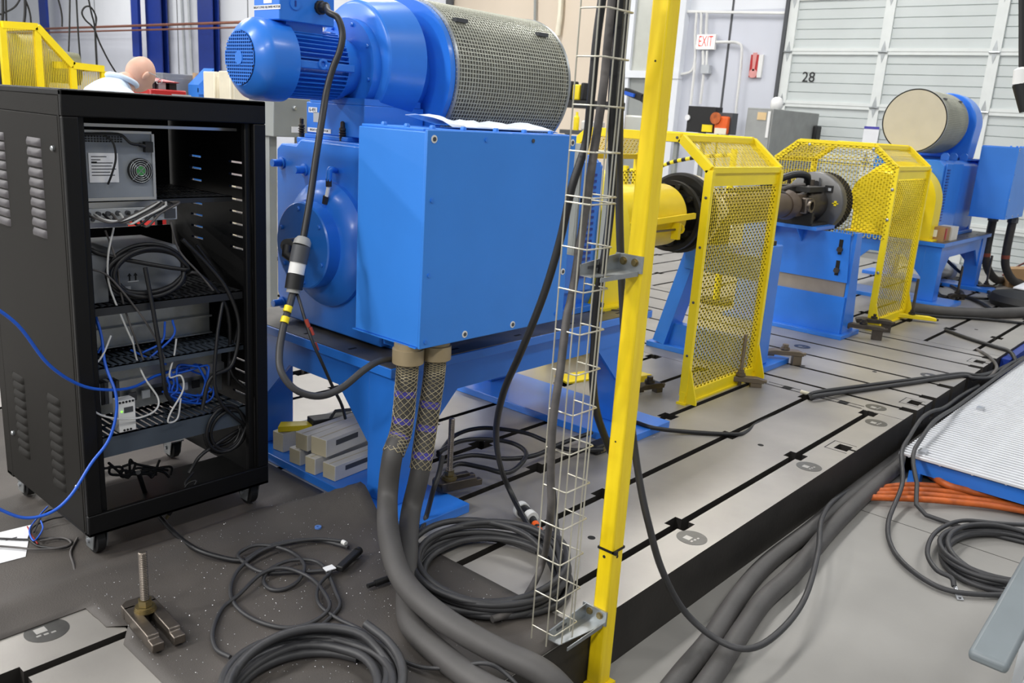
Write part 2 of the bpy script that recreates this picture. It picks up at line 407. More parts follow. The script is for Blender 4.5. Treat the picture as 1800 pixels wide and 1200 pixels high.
for k in range(800):
    x = random.uniform(1.02, 2.05); y = random.uniform(1.6, 2.7)
    z = mat_h(x, y); s_ = random.uniform(.0004, .0013); a = random.uniform(0, 3)
    c, d = math.cos(a)*s_*1.6, math.sin(a)*s_*1.6
    mb.add([(x-c, y-d, z+.0006), (x+d, y-c, z+.0006), (x+c, y+d, z+.0006), (x-d, y+c, z+.0006), (x, y, z+.002)], [(0, 1, 4), (1, 2, 4), (2, 3, 4), (3, 0, 4)])
o = mb.build('metal_chips', SILV, None, smooth=0); o['kind'] = 'stuff'; tag(o, 'tiny bright metal chips scattered over the rubber mat', 'chips')

# ================================================================== EQUIPMENT RACK
RX0, RX1, RY0, RY1, RZ0, RZ1 = 1.13, 1.842, 2.82, 3.56, .10, 1.59
rk = thing('equipment_rack', (1.485, 3.19, 0), 'tall black open-backed equipment rack on casters, full of wiring', 'rack')
fr = MB()
fr.box((RX0, RY0, 1.51), (RX1, RY0+.02, RZ1)).box((RX0, RY0, RZ0), (RX1, RY0+.02, .178)).box((RX0, RY0, .178), (1.18, RY0+.02, 1.51)).box((1.792, RY0, .178), (RX1, RY0+.02, 1.51))
fr.box((RX0, RY0, RZ1-.02), (RX1, RY1, RZ1)).box((RX0, RY0, RZ0), (RX1, RY0+.34, RZ0+.015)).box((RX0, RY1-.05, RZ0), (RX1, RY1, RZ0+.015))
for x in (RX0+.05, RX1-.075):
    for y in (RY0+.02, RY1-.045): fr.box((x, y, RZ0), (x+.025, y+.025, RZ1-.02))
fr.build('frame', BLK, rk, bevel=.004)
sp = MB().box((RX0, RY0+.02, RZ0), (RX0+.012, 2.851, RZ1-.02)).box((RX0, 3.50, RZ0), (RX0+.012, RY1, RZ1-.02)).box((RX0, 2.851, 1.512), (RX0+.012, 3.5, RZ1-.02)).box((RX0+.004, 2.851, RZ0), (RX0+.012, 3.5, 1.512)).build('side_wall', BLK_LIT, rk)
pn = MB().box((RX0-.001, 2.854, RZ0+.01), (RX0+.008, 3.497, 1.509)).build('side_panel', BLK_LIT, rk, bevel=.002)
def louver(x, y0, y1, z, sgn, par, material):
    m_ = MB(); n = 6; vs = []; h = .026
    ys = [y0, y0+.006, y0+.018, (y0+y1)/2, y1-.018, y1-.006, y1]; d = [0, .5, 1, 1, 1, .5, 0]
    for yy, dd in zip(ys, d):
        vs += [(x, yy, z+h/2), (x+sgn*.007*dd, yy, z+h*.1), (x+sgn*.008*dd, yy, z-h*.35), (x+sgn*.005*dd, yy, z-h/2), (x, yy, z-h/2)]
    fs = [(i*5+k, i*5+k+1, i*5+k+6, i*5+k+5) for i in range(6) for k in range(4)]
    m_.add(vs, fs).build('louver', material, par)
LOUV = mat('louver_grey', (72, 69, 72), .45, .2, var=.08)  # upper louvers lighter and greyer than the lower ones
for (a, b, zt_, zb_) in ((2.99, 3.105, 1.42, 1.125), (3.30, 3.41, 1.42, 1.125), (2.985, 3.095, .545, .225), (3.30, 3.41, .545, .25)):
    for k in range(10): louver(RX0-.001, a, b, zt_+(zb_-zt_)*k/9, -1, pn, LOUV if zt_ > 1 else BLK_LIT)
for (y, z) in ((2.892, 1.409), (2.885, .27), (3.45, .30), (3.45, 1.41)): MB().lathe((RX0-.001, y, z), (-1, 0, 0), [(0, .009), (.006, .009), (.009, .006), (.009, 0)], 14).build('latch', ZINC, pn)
MB().box((RX0+.02, 3.50, 1.16), (RX1-.02, 3.51, RZ1-.03)).box((RX0+.02, 3.50, .36), (RX1-.02, 3.51, 1.06)).build('blanking_panel', BLK, rk)
# right wall with punched slits
rw = MB(); slits = [1.36-.047*k for k in range(8)]+[.58-.047*k for k in range(7)]
cols = ((2.96, 3.055), (3.26, 3.35))
zz = sorted(slits); prev = RZ0
ya = [RY0+.02, cols[0][0], cols[0][1], cols[1][0], cols[1][1], RY1]
for z in zz+[None]:
    top = (z-.004) if z else RZ1-.02
    rw.box((RX1-.012, ya[0], prev), (RX1, ya[5], top))
    if z:
        for q in (0, 2, 4): rw.box((RX1-.012, ya[q], z-.004), (RX1, ya[q+1], z+.004))
        prev = z+.004
rw.build('side_wall', BLK, rk)
for (x, y) in ((1.18, 2.88), (1.79, 2.88), (1.18, 3.50), (1.79, 3.50)):
    c_ = MB().box((x-.03, y-.045, .094), (x+.03, y+.045, .0995)).prism([(y-.02, .03), (y+.03, .03), (y+.03, .09), (y-.035, .09)], 'x', x-.026, x-.022).prism([(y-.02, .03), (y+.03, .03), (y+.03, .09), (y-.035, .09)], 'x', x+.022, x+.026).build('caster', ZINC, rk)
    MB().lathe((x-.018, y+.01, .058), (1, 0, 0), [(0, .02), (0, .04), (.004, .05), (.032, .05), (.036, .04), (.036, .02)], 24).build('wheel', BLKRUB, c_)
    MB().cyl((x-.032, y+.01, .058), (x+.032, y+.01, .058), .008, 12).build('axle_nut', SILV, c_)
# inside
def shelf(z, y0, y1, lip, material, label, x0=1.19, x1=1.785):
    t = thing('rack_shelf', ((x0+x1)/2, (y0+y1)/2, z), label, 'shelf', 'shelves inside the black rack')
    n = 22; mb = MB()
    mb.box((x0, y0, z-.003), (x0+.02, y1, z)).box((x1-.02, y0, z-.003), (x1, y1, z))
    for k in range(n):
        a = x0+.02+(x1-x0-.04)*k/n; mb.box((a, y0, z-.003), (a+(x1-x0-.04)/n*.6, y1, z))
    for k in range(6): a = y0+(y1-y0)*k/5.2; mb.box((x0, a, z-.003), (x1, a+.012, z))
    mb.build('perforated_tray', material, t)
    MB().box((x0, y0, z-lip), (x1, y0+.003, z)).build('front_lip', material, t)
    return t
SHB = mat('charcoal_shelf', (50, 52, 56), .45, .3); SHG = mat('slate_shelf', (88, 98, 110), .4, .4)
shelf(.885, 2.90, 3.42, .03, SHB, 'charcoal perforated rack shelf carrying the coiled black cable')
shelf(.672, 2.90, 3.42, .02, SHG, 'slate perforated rack shelf below the galvanised panel')
shelf(.424, 2.89, 3.42, .075, SHG, 'slate perforated rack shelf with deep lip, lowest in the rack')
shelf(1.238, 2.96, 3.42, .02, SHB, 'charcoal rack shelf under the white computer chassis')
# computer chassis
pc = thing('computer_chassis', (1.34, 3.15, 1.238), 'white computer chassis with round fan grille at top of rack', 'computer')
MB().box((1.215, 2.915, 1.245), (1.462, 3.40, 1.465)).build('case', mat('chassis_shaded', (136, 142, 150), .45, .2), pc, bevel=.003)  # white case greyed, shade inside the rack put into its colour
MB().box((1.212, 2.910, 1.24), (1.464, 2.914, 1.25)).box((1.455, 2.910, 1.25), (1.464, 2.914, 1.468)).box((1.212, 2.91, 1.46), (1.464, 2.914, 1.468)).build('rear_frame', SILV, pc)
mb = MB()
for i in range(14):
    for j in range(4): mb.box((1.225+.0095*i, 2.9135, 1.43+.0075*j), (1.2315+.0095*i, 2.9148, 1.435+.0075*j))
mb.build('vent_holes', BLKM, pc)
lb = MB().box((1.242, 2.9125, 1.30), (1.338, 2.9148, 1.395)).build('rating_label', PAPER, pc)
for k in range(7): MB().box((1.25, 2.912, 1.382-.010*k), (1.25+(.05, .03, .07, .065, .08, .06, .075)[k], 2.9126, 1.385-.010*k)).build('print_line', DGREY, lb)
MB().box((1.25, 2.912, 1.362), (1.268, 2.9124, 1.368)).build('barcode', INK, lb)
fg = MB().cyl((1.41, 2.905, 1.338), (1.41, 2.916, 1.338), .042, 28).build('fan', BLKM, pc)
for r_ in (.038, .031, .024, .017): MB().tube([(1.41+r_*math.cos(t*math.pi/14), 2.903, 1.338+r_*math.sin(t*math.pi/14)) for t in range(28)], .0011, 5, closed=True).build('fan_guard_ring', ZINC, fg)
MB().cyl((1.41, 2.9035, 1.338), (1.41, 2.906, 1.338), .015, 18).build('fan_hub', GREEN, fg)
MB().bar((1.38, 2.903, 1.308), (1.44, 2.903, 1.368), .002, .002).bar((1.44, 2.903, 1.308), (1.38, 2.903, 1.368), .002, .002).build('fan_guard_cross', ZINC, fg)
MB().box((1.425, 2.895, 1.40), (1.452, 2.914, 1.435)).cyl((1.425, 2.90, 1.42), (1.405, 2.897, 1.425), .007).build('power_plug', BLKM, pc)
cable('power_cable', [(1.405, 2.895, 1.425), (1.37, 2.885, 1.43), (1.34, 2.885, 1.455), (1.30, 2.885, 1.458), (1.22, 2.89, 1.455)], .005, BLKM, 'black power cord plugged into the white computer chassis')
cable('ground_strap', [(1.285, 2.89, 1.455), (1.312, 2.885, 1.43), (1.318, 2.885, 1.38), (1.305, 2.89, 1.33), (1.297, 2.905, 1.295)], .0035, BLKM, 'thin black strap hanging across the white computer chassis label')
MB_ = MB().box((1.20, 2.93, 1.478), (1.79, 2.95, 1.488)).box((1.20, 2.93, 1.47), (1.215, 2.95, 1.5))
tag(MB_.build('support_rail', SILV), 'bright metal support rail above the white computer chassis', 'rail')
# rack instrument with connectors
ins = thing('rack_instrument', (1.37, 3.1, 1.15), 'slim grey rack instrument with rows of round connectors', 'instrument')
MB().box((1.20, 2.93, 1.165), (1.548, 3.3, 1.212)).build('case', LGREY, ins, bevel=.002)
MB().box((1.20, 2.94, 1.212), (1.50, 3.25, 1.232)).build('lid', SILV, ins)
for k in range(9): MB().cyl((1.235+.033*k, 2.918, 1.196), (1.235+.033*k, 2.932, 1.196), .008, 12).build('connector', DGREY, ins)
for k in range(7): MB().cyl((1.25+.036*k, 2.922, 1.177), (1.25+.036*k, 2.932, 1.177), .006, 12).build('connector', DGREY, ins)
MB().box((1.50, 2.926, 1.17), (1.54, 2.931, 1.205)).build('label_patch', DGREY, ins)
for k in range(7):
    x0 = 1.225+.028*k
    cable('signal_cable', [(x0, 2.918, 1.196), (x0+.01, 2.87, 1.19-.006*k), (x0+.06, 2.862, 1.175+.004*k), (x0+.13, 2.866, 1.195+.006*k), (1.46+.008*k, 2.90, 1.23)], .0042, [CABG, WCAB, CABD][k % 3],
          'thin signal cable plugged into the slim rack instrument, '+('leftmost plug', 'second plug from left', 'third plug from left', 'fourth plug from left', 'fifth plug from left', 'sixth plug from left', 'seventh plug from left')[k], group='signal cables of the rack instrument')
# white unit and disc in mid shelf
un = thing('power_unit', (1.30, 3.1, .888), 'pale grey power unit at left of the mid shelf in the rack', 'unit')
MB().box((1.205, 2.95, .888), (1.30, 3.3, 1.055)).build('case', mat('unit_shaded', (140, 144, 150), .5), un, bevel=.003)  # pale unit greyed as well, rack shade is in the colour
MB().box((1.232, 2.945, .90), (1.234, 2.951, 1.05)).build('seam', DGREY, un)
un2 = thing('sensor_unit', (1.46, 3.12, .888), 'pale grey unit with arrow marks behind the coiled black cable', 'unit')
MB().box((1.33, 3.0, .888), (1.60, 3.3, 1.06)).build('case', mat('unit_shaded', (140, 144, 150), .5), un2, bevel=.02)
MB().box((1.345, 2.9985, .91), (1.40, 3.0, .925)).box((1.39, 2.9985, .94), (1.43, 3.0, .943)).build('label_strip', PAPER, un2)
for k in range(2): MB().prism([(1.395+.022*k, .945), (1.40+.022*k, .945), (1.40+.022*k, .962), (1.405+.022*k, .962), (1.3975+.022*k, .972), (1.39+.022*k, .962), (1.395+.022*k, .962)], 'y', 2.9985, 3.0).build('arrow_mark', INK, un2)
def coilpts(c, rx, rz, turns, seed, axis='y', thick=.015, per=14, tilt=0.):
    rnd = random.Random(seed); P = []
    for k in range(turns*per):
        a = 2*math.pi*k/per; t = k//per
        if k % per == 0: j = [rnd.uniform(-1, 1) for _ in range(4)]
        ex = 1+.11*j[0]; ez = 1+.11*j[1]
        da, db, dn = rx*ex*math.cos(a)+thick*1.2*j[2], rz*ez*math.sin(a)+thick*1.2*j[3], thick*(t*.8-turns*.4)+thick*.5*math.sin(a*2+t)
        if axis == 'y': P.append(Vector(c)+Vector((da, dn, db)))
        else: P.append(Vector(c)+Vector((da, db, abs(dn) if axis == 'z' else dn)))
    return P
P = coilpts((1.43, 2.925, .985), .135, .085, 6, 3, 'y', .009)
P = [Vector((1.24, 2.96, 1.08)), Vector((1.30, 2.94, 1.05))]+P+[Vector((1.60, 2.90, .97)), Vector((1.70, 2.91, .87)), Vector((1.74, 2.92, .75)), Vector((1.75, 2.95, .5))]
cable('coiled_cable', P, .0075, CABD, 'thick black cable coiled in loops on the mid shelf of the rack', sm=4)
P = coilpts((1.70, 2.90, .345), .085, .085, 5, 8, 'y', .009)
P = [Vector((1.72, 2.92, .88)), Vector((1.66, 2.88, .7)), Vector((1.65, 2.87, .5))]+P+[Vector((1.60, 2.89, .27)), Vector((1.56, 2.9, .22)), Vector((1.545, 2.9, .2))]
cable('coiled_cable', P, .007, CABD, 'black cable coiled in a hanging ring at the bottom right of the rack', sm=4)
# galvanised panels
tag(MB().box((1.205, 3.05, .70), (1.73, 3.053, .845)).box((1.205, 3.03, .70), (1.73, 3.05, .703)).box((1.205, 3.03, .765), (1.73, 3.036, .772)).build('backing_panel', ZINC), 'galvanised backing panel above the slate shelf in the rack', 'panel')
dn = thing('din_rail', (1.45, 3.0, .5), 'galvanised mounting rail with small terminal blocks low in the rack', 'rail')
MB().box((1.21, 3.02, .46), (1.76, 3.024, .62)).build('plate', ZINC, dn)
MB().box((1.21, 3.0, .545), (1.76, 3.02, .58)).build('rail', SILV, dn)
for k in range(8): MB().box((1.215+.0135*k, 2.955, .52), (1.2265+.0135*k, 3.0, .60)).build('terminal_block', (BLKM, DGREY, LGREY)[k % 3], dn)
for k in range(7): MB().box((1.37+.05*k, 2.992, .50), (1.40+.05*k, 3.0, .53)).build('relay', (DGREY, LGREY, BLKM)[k % 3], dn)
ps = thing('power_supply', (1.30, 2.88, .45), 'small white power supply with green light hanging in the rack', 'power supply')
MB().box((1.273, 2.865, .438), (1.333, 2.91, .555)).build('case', WHITE, ps, bevel=.002)
for k in range(5): MB().cyl((1.279+.0115*k, 2.863, .548), (1.279+.0115*k, 2.866, .548), .004, 10).build('terminal', INK, ps)
for k in range(3): MB().cyl((1.29+.0115*k, 2.863, .445), (1.29+.0115*k, 2.866, .445), .004, 10).build('terminal', INK, ps)
MB().box((1.292, 2.8635, .508), (1.324, 2.8645, .528)).build('print', DGREY, ps)
MB().cyl((1.284, 2.862, .515), (1.284, 2.866, .515), .003, 8).build('indicator_light', mat('green_light', (120, 240, 60), .4, emit=1.5), ps)
def py(lst, y): return [PY(u, v, y if len(r_) == 0 else r_[0]) for (u, v, *r_) in lst]
cable('network_cable', py([(-40, 520, 2.70), (30, 570, 2.72), (85, 640, 2.75), (140, 676, 2.78), (190, 685, 2.80), (235, 680, 2.86), (270, 662, 2.93), (300, 652, 2.96)], 2.8), .0052, BCAB, 'blue network cable entering the rack from the left edge')
cable('network_cable', py([(165, 545, 2.94), (178, 590, 2.90), (185, 640, 2.86), (203, 690, 2.80), (204, 730, 2.78), (190, 775, 2.77), (160, 815, 2.76), (125, 870, 2.75), (90, 900, 2.75), (45, 910, 2.76), (0, 895, 2.78), (-40, 870, 2.8)], 2.8), .0052, BCAB, 'blue network cable looping out of the rack towards the floor')
for k, pts in enumerate(([(168, 560), (180, 600), (172, 620)], [(250, 620), (285, 600), (290, 565)], [(262, 630), (305, 590), (303, 562)], [(230, 615), (262, 630), (292, 640)])):
    cable('network_cable', py(pts, 2.95), .0042, BCAB, 'short blue network lead '+('at the far left of the galvanised panel', 'rising left of its twin before the galvanised panel', 'rising right of its twin before the galvanised panel', 'lying flat below the galvanised panel')[k], group='short blue network leads')
rnd = random.Random(5)
for k in range(4):
    P = [PY(335+38*math.cos(a*.7+k)+rnd.uniform(-14, 14), 672+30*math.sin(a*.7+k)+rnd.uniform(-9, 9), 2.93+.01*k) for a in range(14)]
    cable('network_cable', P, .004, BCAB, 'tangled blue network cable bundled on the lower rack shelf', group='tangled blue network cables')
cable('white_cable', py([(195, 590, 2.90), (180, 625, 2.87), (157, 655, 2.84), (150, 690, 2.83), (165, 722, 2.83), (200, 735, 2.84), (240, 735, 2.85), (272, 722, 2.86), (278, 700, 2.88), (255, 665, 2.9), (240, 630, 2.93), (232, 590, 2.95)], 2.9), .0035, WCAB, 'white cord making a wide loop in the middle of the rack')
cable('white_cable', py([(310, 595, 2.92), (306, 625, 2.91), (298, 662, 2.90), (318, 660, 2.88), (322, 685, 2.87), (300, 725, 2.86), (296, 742, 2.86), (312, 735, 2.87), (318, 700, 2.9)], 2.9), .0035, WCAB, 'white cord hanging in a narrow loop at the right of the rack')
for k, pts in enumerate(([(185, 405), (205, 460), (212, 510), (225, 560), (255, 640)], [(200, 400), (190, 450), (192, 500), (215, 560), (235, 605)], [(158, 472), (190, 485), (230, 530), (265, 580), (290, 630)], [(300, 390), (315, 440), (350, 480), (375, 510)])):
    cable('grey_cable', py(pts, 2.915-.01*k), .0035, (CABG, WCAB, CABG, CABG)[k], ('grey cord hanging from the slim instrument, leaning right', 'pale cord hanging from the slim instrument, bowed left', 'grey cord running diagonally across the mid shelf', 'grey cord dropping past the right of the coiled cable')[k])
cable('black_cable', py([(255, 470, 2.90), (270, 550, 2.88), (285, 640, 2.86), (292, 690, 2.87), (310, 715, 2.9)], 2.9), .008, CABD, 'thick black cord hanging down the middle of the rack')
cable('black_cable', py([(320, 420, 2.93), (365, 465, 2.92), (400, 510, 2.90), (420, 570, 2.89), (408, 640, 2.88), (370, 665, 2.88), (355, 720, 2.88)], 2.9), .008, CABD, 'thick black cord curving along the right side of the rack')
cable('black_cable', py([(345, 430, 2.96), (395, 500, 2.95), (420, 560, 2.95), (405, 650, 2.93), (450, 700, 2.9), (455, 760, 2.9)], 2.9), .006, CABD, 'thin black cord curving down to the hanging coil in the rack')
for k in range(7):
    P = [PY(180+rnd.uniform(0, 120), 815+rnd.uniform(-12, 25), 3.05) for _ in range(5)]
    for q in P: q.z = max(q.z, .13)
    cable('black_cable', sorted(P, key=lambda q: q.x), .005, CABD, 'short black cord lying tangled at the bottom of the rack', group='black cords at rack bottom')
cable('floor_cable', [PY(243, 830, 2.9), PZ(262, 880, .06), PZ(300, 930, .05), PZ(345, 965, .035), PZ(400, 982, .018), PZ(430, 985, .016)], .009, CABD, 'black cord trailing from the rack down onto the mat')
usb = thing('usb_plug', PY(305, 900, 2.86), 'small metal usb plug dangling at the bottom of the rack', 'plug')
a, b = PY(318, 870, 2.86), PY(296, 905, 2.86)
MB().bar(a, b, .014, .009).build('plug_body', BLKM, usb); MB().bar(b, b+(b-a).normalized()*.015, .012, .005).build('plug_tip', BRASS, usb)
cable('usb_cable', [a, PY(330, 850, 2.86), PY(345, 845, 2.85), PY(335, 860, 2.85), PY(325, 850, 2.87), PY(340, 830, 2.9)], .004, BLKM, 'thin usb cord bundled at the bottom of the rack')

# ================================================================== DYNAMOMETERS
AY, AZ = 2.95, 1.045           # drive line axis
BY, BZ = 2.97, 1.74            # blower axis
def screw(p, d, r, material, par, name='screw', h=.006, n=12):
    p = Vector(p); d = Vector(d)
    return MB().lathe(p, d, [(0, r), (h*.6, r), (h, r*.7), (h, 0)], n).build(name, material, par)
def dyno(S, who, full):
    MIR = Matrix.Translation((S, 0, 0)) @ Matrix.Diagonal((-1, 1, 1, 1)) if S else None
    def N():
        b = MB(); b.m = MIR; return b
    def X(x): return S-x if S else x
    # --- frame
    fr = thing('motor_stand', (X(3.0), 2.95, 0), 'blue welded steel stand carrying the %s blue motor' % who, 'stand', 'blue motor stands')
    N().box((2.10, 2.39, .598), (3.935, 3.51, .637)).build('top_plate', BLUE, fr, bevel=.003)
    pt = N().box((2.105, 2.395, .637), (3.93, 3.505, .640)).build('plate_surface', mat('stand_top_steel', (120, 116, 110), .42, .5, scale=6, rgb2=(88, 84, 80)), fr)
    for (x, y) in ((2.2, 2.50), (2.5, 2.45), (2.9, 2.45), (3.3, 2.45), (3.7, 2.45), (2.16, 2.7), (2.16, 3.0)): N().box((x-.02, y-.007, .6398), (x+.02, y+.007, .6408)).build('slot_hole', SLOT, pt)
    for (y0, y1) in ((2.42, 2.575), (3.325, 3.48)):
        for (x0, x1, f0, f1) in ((2.146, 2.31, 2.13, 2.40), (3.72, 3.885, 3.6, 3.95)):
            N().box((x0, y0, .04), (x1, y1, .598)).build('leg', BLUE, fr, bevel=.004)
    for (x0, x1) in ((2.096, 2.415), (3.52, 3.985)): N().box((x0, 2.238, 0), (x1, 3.66, .04)).build('base_plate', BLUE, fr, bevel=.003)
    N().box((2.31, 2.43, .47), (3.72, 2.45, .598)).build('apron', BLUE, fr); N().box((2.31, 3.45, .47), (3.72, 3.47, .598)).build('apron', BLUE, fr)
    N().box((2.15, 2.575, .47), (2.17, 3.325, .598)).build('apron', BLUE, fr); N().box((3.86, 2.575, .47), (3.88, 3.325, .598)).build('apron', BLUE, fr)
    for (x0, d) in ((2.31, 1), (3.72, -1)): N().prism([(x0, .47), (x0+d*.2, .47), (x0, .27)], 'y', 2.432, 2.45).build('gusset', BLUE, fr)
    for (y0, d) in ((2.575, 1), (3.325, -1)):
        N().prism([(y0, .47), (y0+d*.2, .47), (y0, .27)], 'x', 2.15, 2.168).build('gusset', BLUE, fr)
        N().prism([(y0, .47), (y0+d*.2, .47), (y0, .27)], 'x', 3.862, 3.88).build('gusset', BLUE, fr)
    # --- motor
    mo = thing('motor', (X(2.95), 2.95, .64), '%s large blue electric motor on its blue steel stand' % who, 'motor', 'large blue motors')
    prof = [(2.62, .665), (3.25, .665), (3.31, .76), (3.31, 1.385), (3.28, 1.43), (2.66, 1.43), (2.60, 1.38), (2.60, .72)]
    N().prism(prof, 'x', 2.30, 3.60).build('body', BLUE, mo, bevel=.006)
    N().prism([(2.60, .655), (3.26, .655), (3.325, .76), (3.325, 1.395), (3.29, 1.42), (3.18, 1.42), (3.15, 1.445), (2.60, 1.445)], 'x', 2.225, 2.30).build('end_shield', BLUE, mo, bevel=.008)
    N().prism(prof, 'x', 3.60, 3.66).build('end_shield', BLUE, mo, bevel=.006)
    for y0 in (2.56, 3.20): N().box((2.28, y0, .641), (3.62, y0+.14, .675)).build('foot', BLUE, mo, bevel=.003)
    N().lathe((2.225, AY, 1.03), (-1, 0, 0), [(0, .262), (.02, .262), (.05, .235), (.07, .20), (.075, .18)], 48).build('bearing_ring', BLUE, mo)
    N().lathe((2.15, AY, 1.03), (-1, 0, 0), [(0, .178), (.055, .178), (.06, .172), (.06, 0)], 48).build('bearing_cover', BLUE, mo)
    for k in range(6):
        a = k*math.pi/3+.4; screw((X(2.09), AY+.15*math.cos(a), 1.03+.15*math.sin(a)), (-1 if not S else 1, 0, 0), .009, BLUE, mo, 'cover_bolt', .008, 8)
    for (y, z) in ((3.285, 1.335), (3.285, .715), (3.12, 1.32)):
        N().lathe((2.225, y, z), (-1, 0, 0), [(0, .026), (.006, .026), (.008, .016), (.05, .016), (.05, 0)], 16).build('lug_bolt', BLUE, mo)
    # top lids and plenum
    N().box((2.24, 2.62, 1.43), (2.66, 3.20, 1.452)).build('top_lid', BLUE, mo, bevel=.004)
    N().box((2.26, 2.88, 1.452), (2.64, 3.17, 1.470)).build('top_lid', BLUE, mo, bevel=.003)
    pl = N().box((2.28, 2.80, 1.47), (2.60, 3.185, 1.60)).build('air_plenum', BLUE, mo, bevel=.004)
    for y in (3.205, 2.925):
        N().lathe((2.27, y, 1.452), (0, 0, 1), [(0, .012), (.012, .012), (.014, .016), (.02, .010), (.024, .016), (.03, .010), (.034, .016), (.04, .010), (.044, .014), (.05, .014), (.056, .009), (.075, .009), (.08, .004), (.08, 0)], 12).build('spring_bolt', DSTEEL, mo)
    for x in (2.75, 3.15, 3.45):
        N().prism([(2.63, 1.43), (2.71, 1.43), (2.71, 1.48), (2.69, 1.505), (2.65, 1.505), (2.63, 1.48)], 'x', x-.012, x+.012).build('lifting_ear', BLUE, mo, bevel=.004)
    # louvre block on the coupling end
    lv = N().box((3.02, 2.585, .75), (3.62, 2.60, 1.40)).build('side_cover', BLUE, mo, bevel=.003)
    for k in range(18): N().box((3.50, 2.578, .82+.03*k), (3.585, 2.586, .833+.03*k)).build('louver', DBLUE, lv)
    # --- terminal box
    tb = N().box((2.036, 2.178, .779), (2.85, 2.53, 1.528)).build('terminal_box', BLUEB, mo, bevel=.004)
    dr_ = N().box((2.034, 2.168, .776), (2.852, 2.180, 1.535)).build('box_cover', BLUEB, mo, bevel=.003)
    N().box((2.03, 2.186, .775), (2.86, 2.54, .779)).build('box_floor', BLUEB, tb)
    N().box((2.045, 2.20, 1.528), (2.845, 2.525, 1.537)).build('box_lid', BLUEB, tb, bevel=.002)
    for x in (2.10, 2.25, 2.42, 2.58, 2.74): screw((X(x), 2.215, 1.537), (0, 0, 1), .011, BLUEB, tb, 'lid_bolt', .012, 8)
    for y in (2.30, 2.42): screw((X(2.06), y, 1.537), (0, 0, 1), .011, BLUEB, tb, 'lid_bolt', .012, 8)
    bolts = [(2.065, 1.505, 1), (2.32, 1.508, 0), (2.58, 1.510, 2), (2.825, 1.508, 1), (2.065, 1.30, 0), (2.065, 1.04, 0), (2.06, .80, 0), (2.26, .80, 1), (2.53, .80, 1), (2.80, .81, 0), (2.828, .985, 1), (2.825, 1.25, 0)]
    for (x, z, kd) in bolts:
        if kd == 1: N().lathe((x, 2.168, z), (0, -1, 0), [(0, .0135), (.002, .0135), (.002, .0085)], 18).build('washer', WHITE, dr_)
        N().cyl((x, 2.168, z), (x, 2.164, z), .0075, 12).build('cover_screw', DGREY if kd else BLUE, dr_)
    if not S:
        N().box((2.17, 2.30, .70), (2.28, 2.52, .778)).build('mounting_bracket', BLUE, mo); N().cyl((2.13, 2.36, .745), (2.17, 2.36, .745), .028, 6).build('bracket_nut', BLUE, mo)
        N().box((2.86, 2.545, .80), (2.875, 2.58, 1.36)).build('vent_strip', DBLUE, mo)
        for k in range(24): N().box((2.853, 2.52, .83+.02*k), (2.87, 2.55, .84+.02*k)).build('vent_slat', BLUE, mo)
    # glands
    for (x, y) in (((2.065, 2.26), (2.185, 2.24)) if not S else ((2.10, 2.24), (2.16, 2.43))):
        N().lathe((x, y, .778), (0, 0, -1), [(0, .052), (.02, .052), (.022, .058), (.075, .058), (.08, .05), (.08, .03)], 8 if S else 28).build('cable_gland', mat('tan_gland', (158, 142, 112), .5, .2) if not S else DGREY, mo)
    # --- blower
    bl = thing('blower', (X(2.6), BY, 1.6), ('blue blower with finned motor and silver mesh drum on the nearest motor', 'blower with tan drum end cap on the distant blue motor')[bool(S)], 'blower')
    N().lathe((1.835, BY, BZ), (1, 0, 0), [(0, .098), (0, .100), (.006, .108), (.02, .125), (.04, .143), (.06, .149), (.16, .149), (.162, .142), (.162, .1)], 48).build('fan_cowl', BLUE, bl)
    gr = N().cyl((1.8325, BY, BZ), (1.8345, BY, BZ), .096, 40).build('grille_opening', mat('grille_dark', (14, 24, 66), .6), bl)
    mb = N()
    for k in range(-7, 8):
        y = k*.0132; hh = math.sqrt(max(0, .0955**2-y*y))
        mb.box((1.829, BY+y-.0017, BZ-hh), (1.8325, BY+y+.0017, BZ+hh))
    for k in range(-8, 9):
        z = k*.0118; hh = math.sqrt(max(0, .0955**2-z*z))
        mb.box((1.8285, BY-hh, BZ+z-.0023), (1.832, BY+hh, BZ+z+.0023))
    mb.build('grille_bars', BLUE, gr); N().cyl((1.827, BY, BZ), (1.833, BY, BZ), .024, 18).build('grille_hub', BLUE, gr)
    N().cyl((1.99, BY, BZ), (2.30, BY, BZ), .108, 40).build('blower_motor', BLUE, bl)
    mb = N()
    for k in range(44):
        a = 2*math.pi*k/44; c_, s_ = math.cos(a), math.sin(a)
        mb.bar((2.0, BY+.118*c_, BZ+.118*s_), (2.235, BY+.118*c_, BZ+.118*s_), .0035, .028, (0, c_, s_))
    mb.build('cooling_fins', BLUE, bl)
    N().bar((2.0, BY-.133, BZ-.005), (2.255, BY-.133, BZ-.005), .012, .028).build('side_bar', BLUE, bl, bevel=.003)
    N().tube([(2.10+.016*math.cos(t), BY-.142, BZ+.016*math.sin(t)) for t in [q*math.pi/8 for q in range(16)]], .006, 8, closed=True).build('lifting_eye', BLUE, bl)
    N().lathe((2.235, BY, BZ), (1, 0, 0), [(0, .10), (0, .128), (.03, .126), (.06, .112), (.085, .108)], 40).build('motor_end_bell', BLUE, bl)
    N().lathe((2.31, BY, BZ+.01), (1, 0, 0), [(0, .135), (0, .186), (.04, .186), (.042, .13)], 48).build('flange', BLUE, bl)
    for k in range(8):
        a = k*math.pi/4+.3; screw((X(2.31), BY+.165*math.cos(a), BZ+.01+.165*math.sin(a)), (-1 if not S else 1, 0, 0), .008, BLUE, bl, 'flange_bolt', .01, 8)
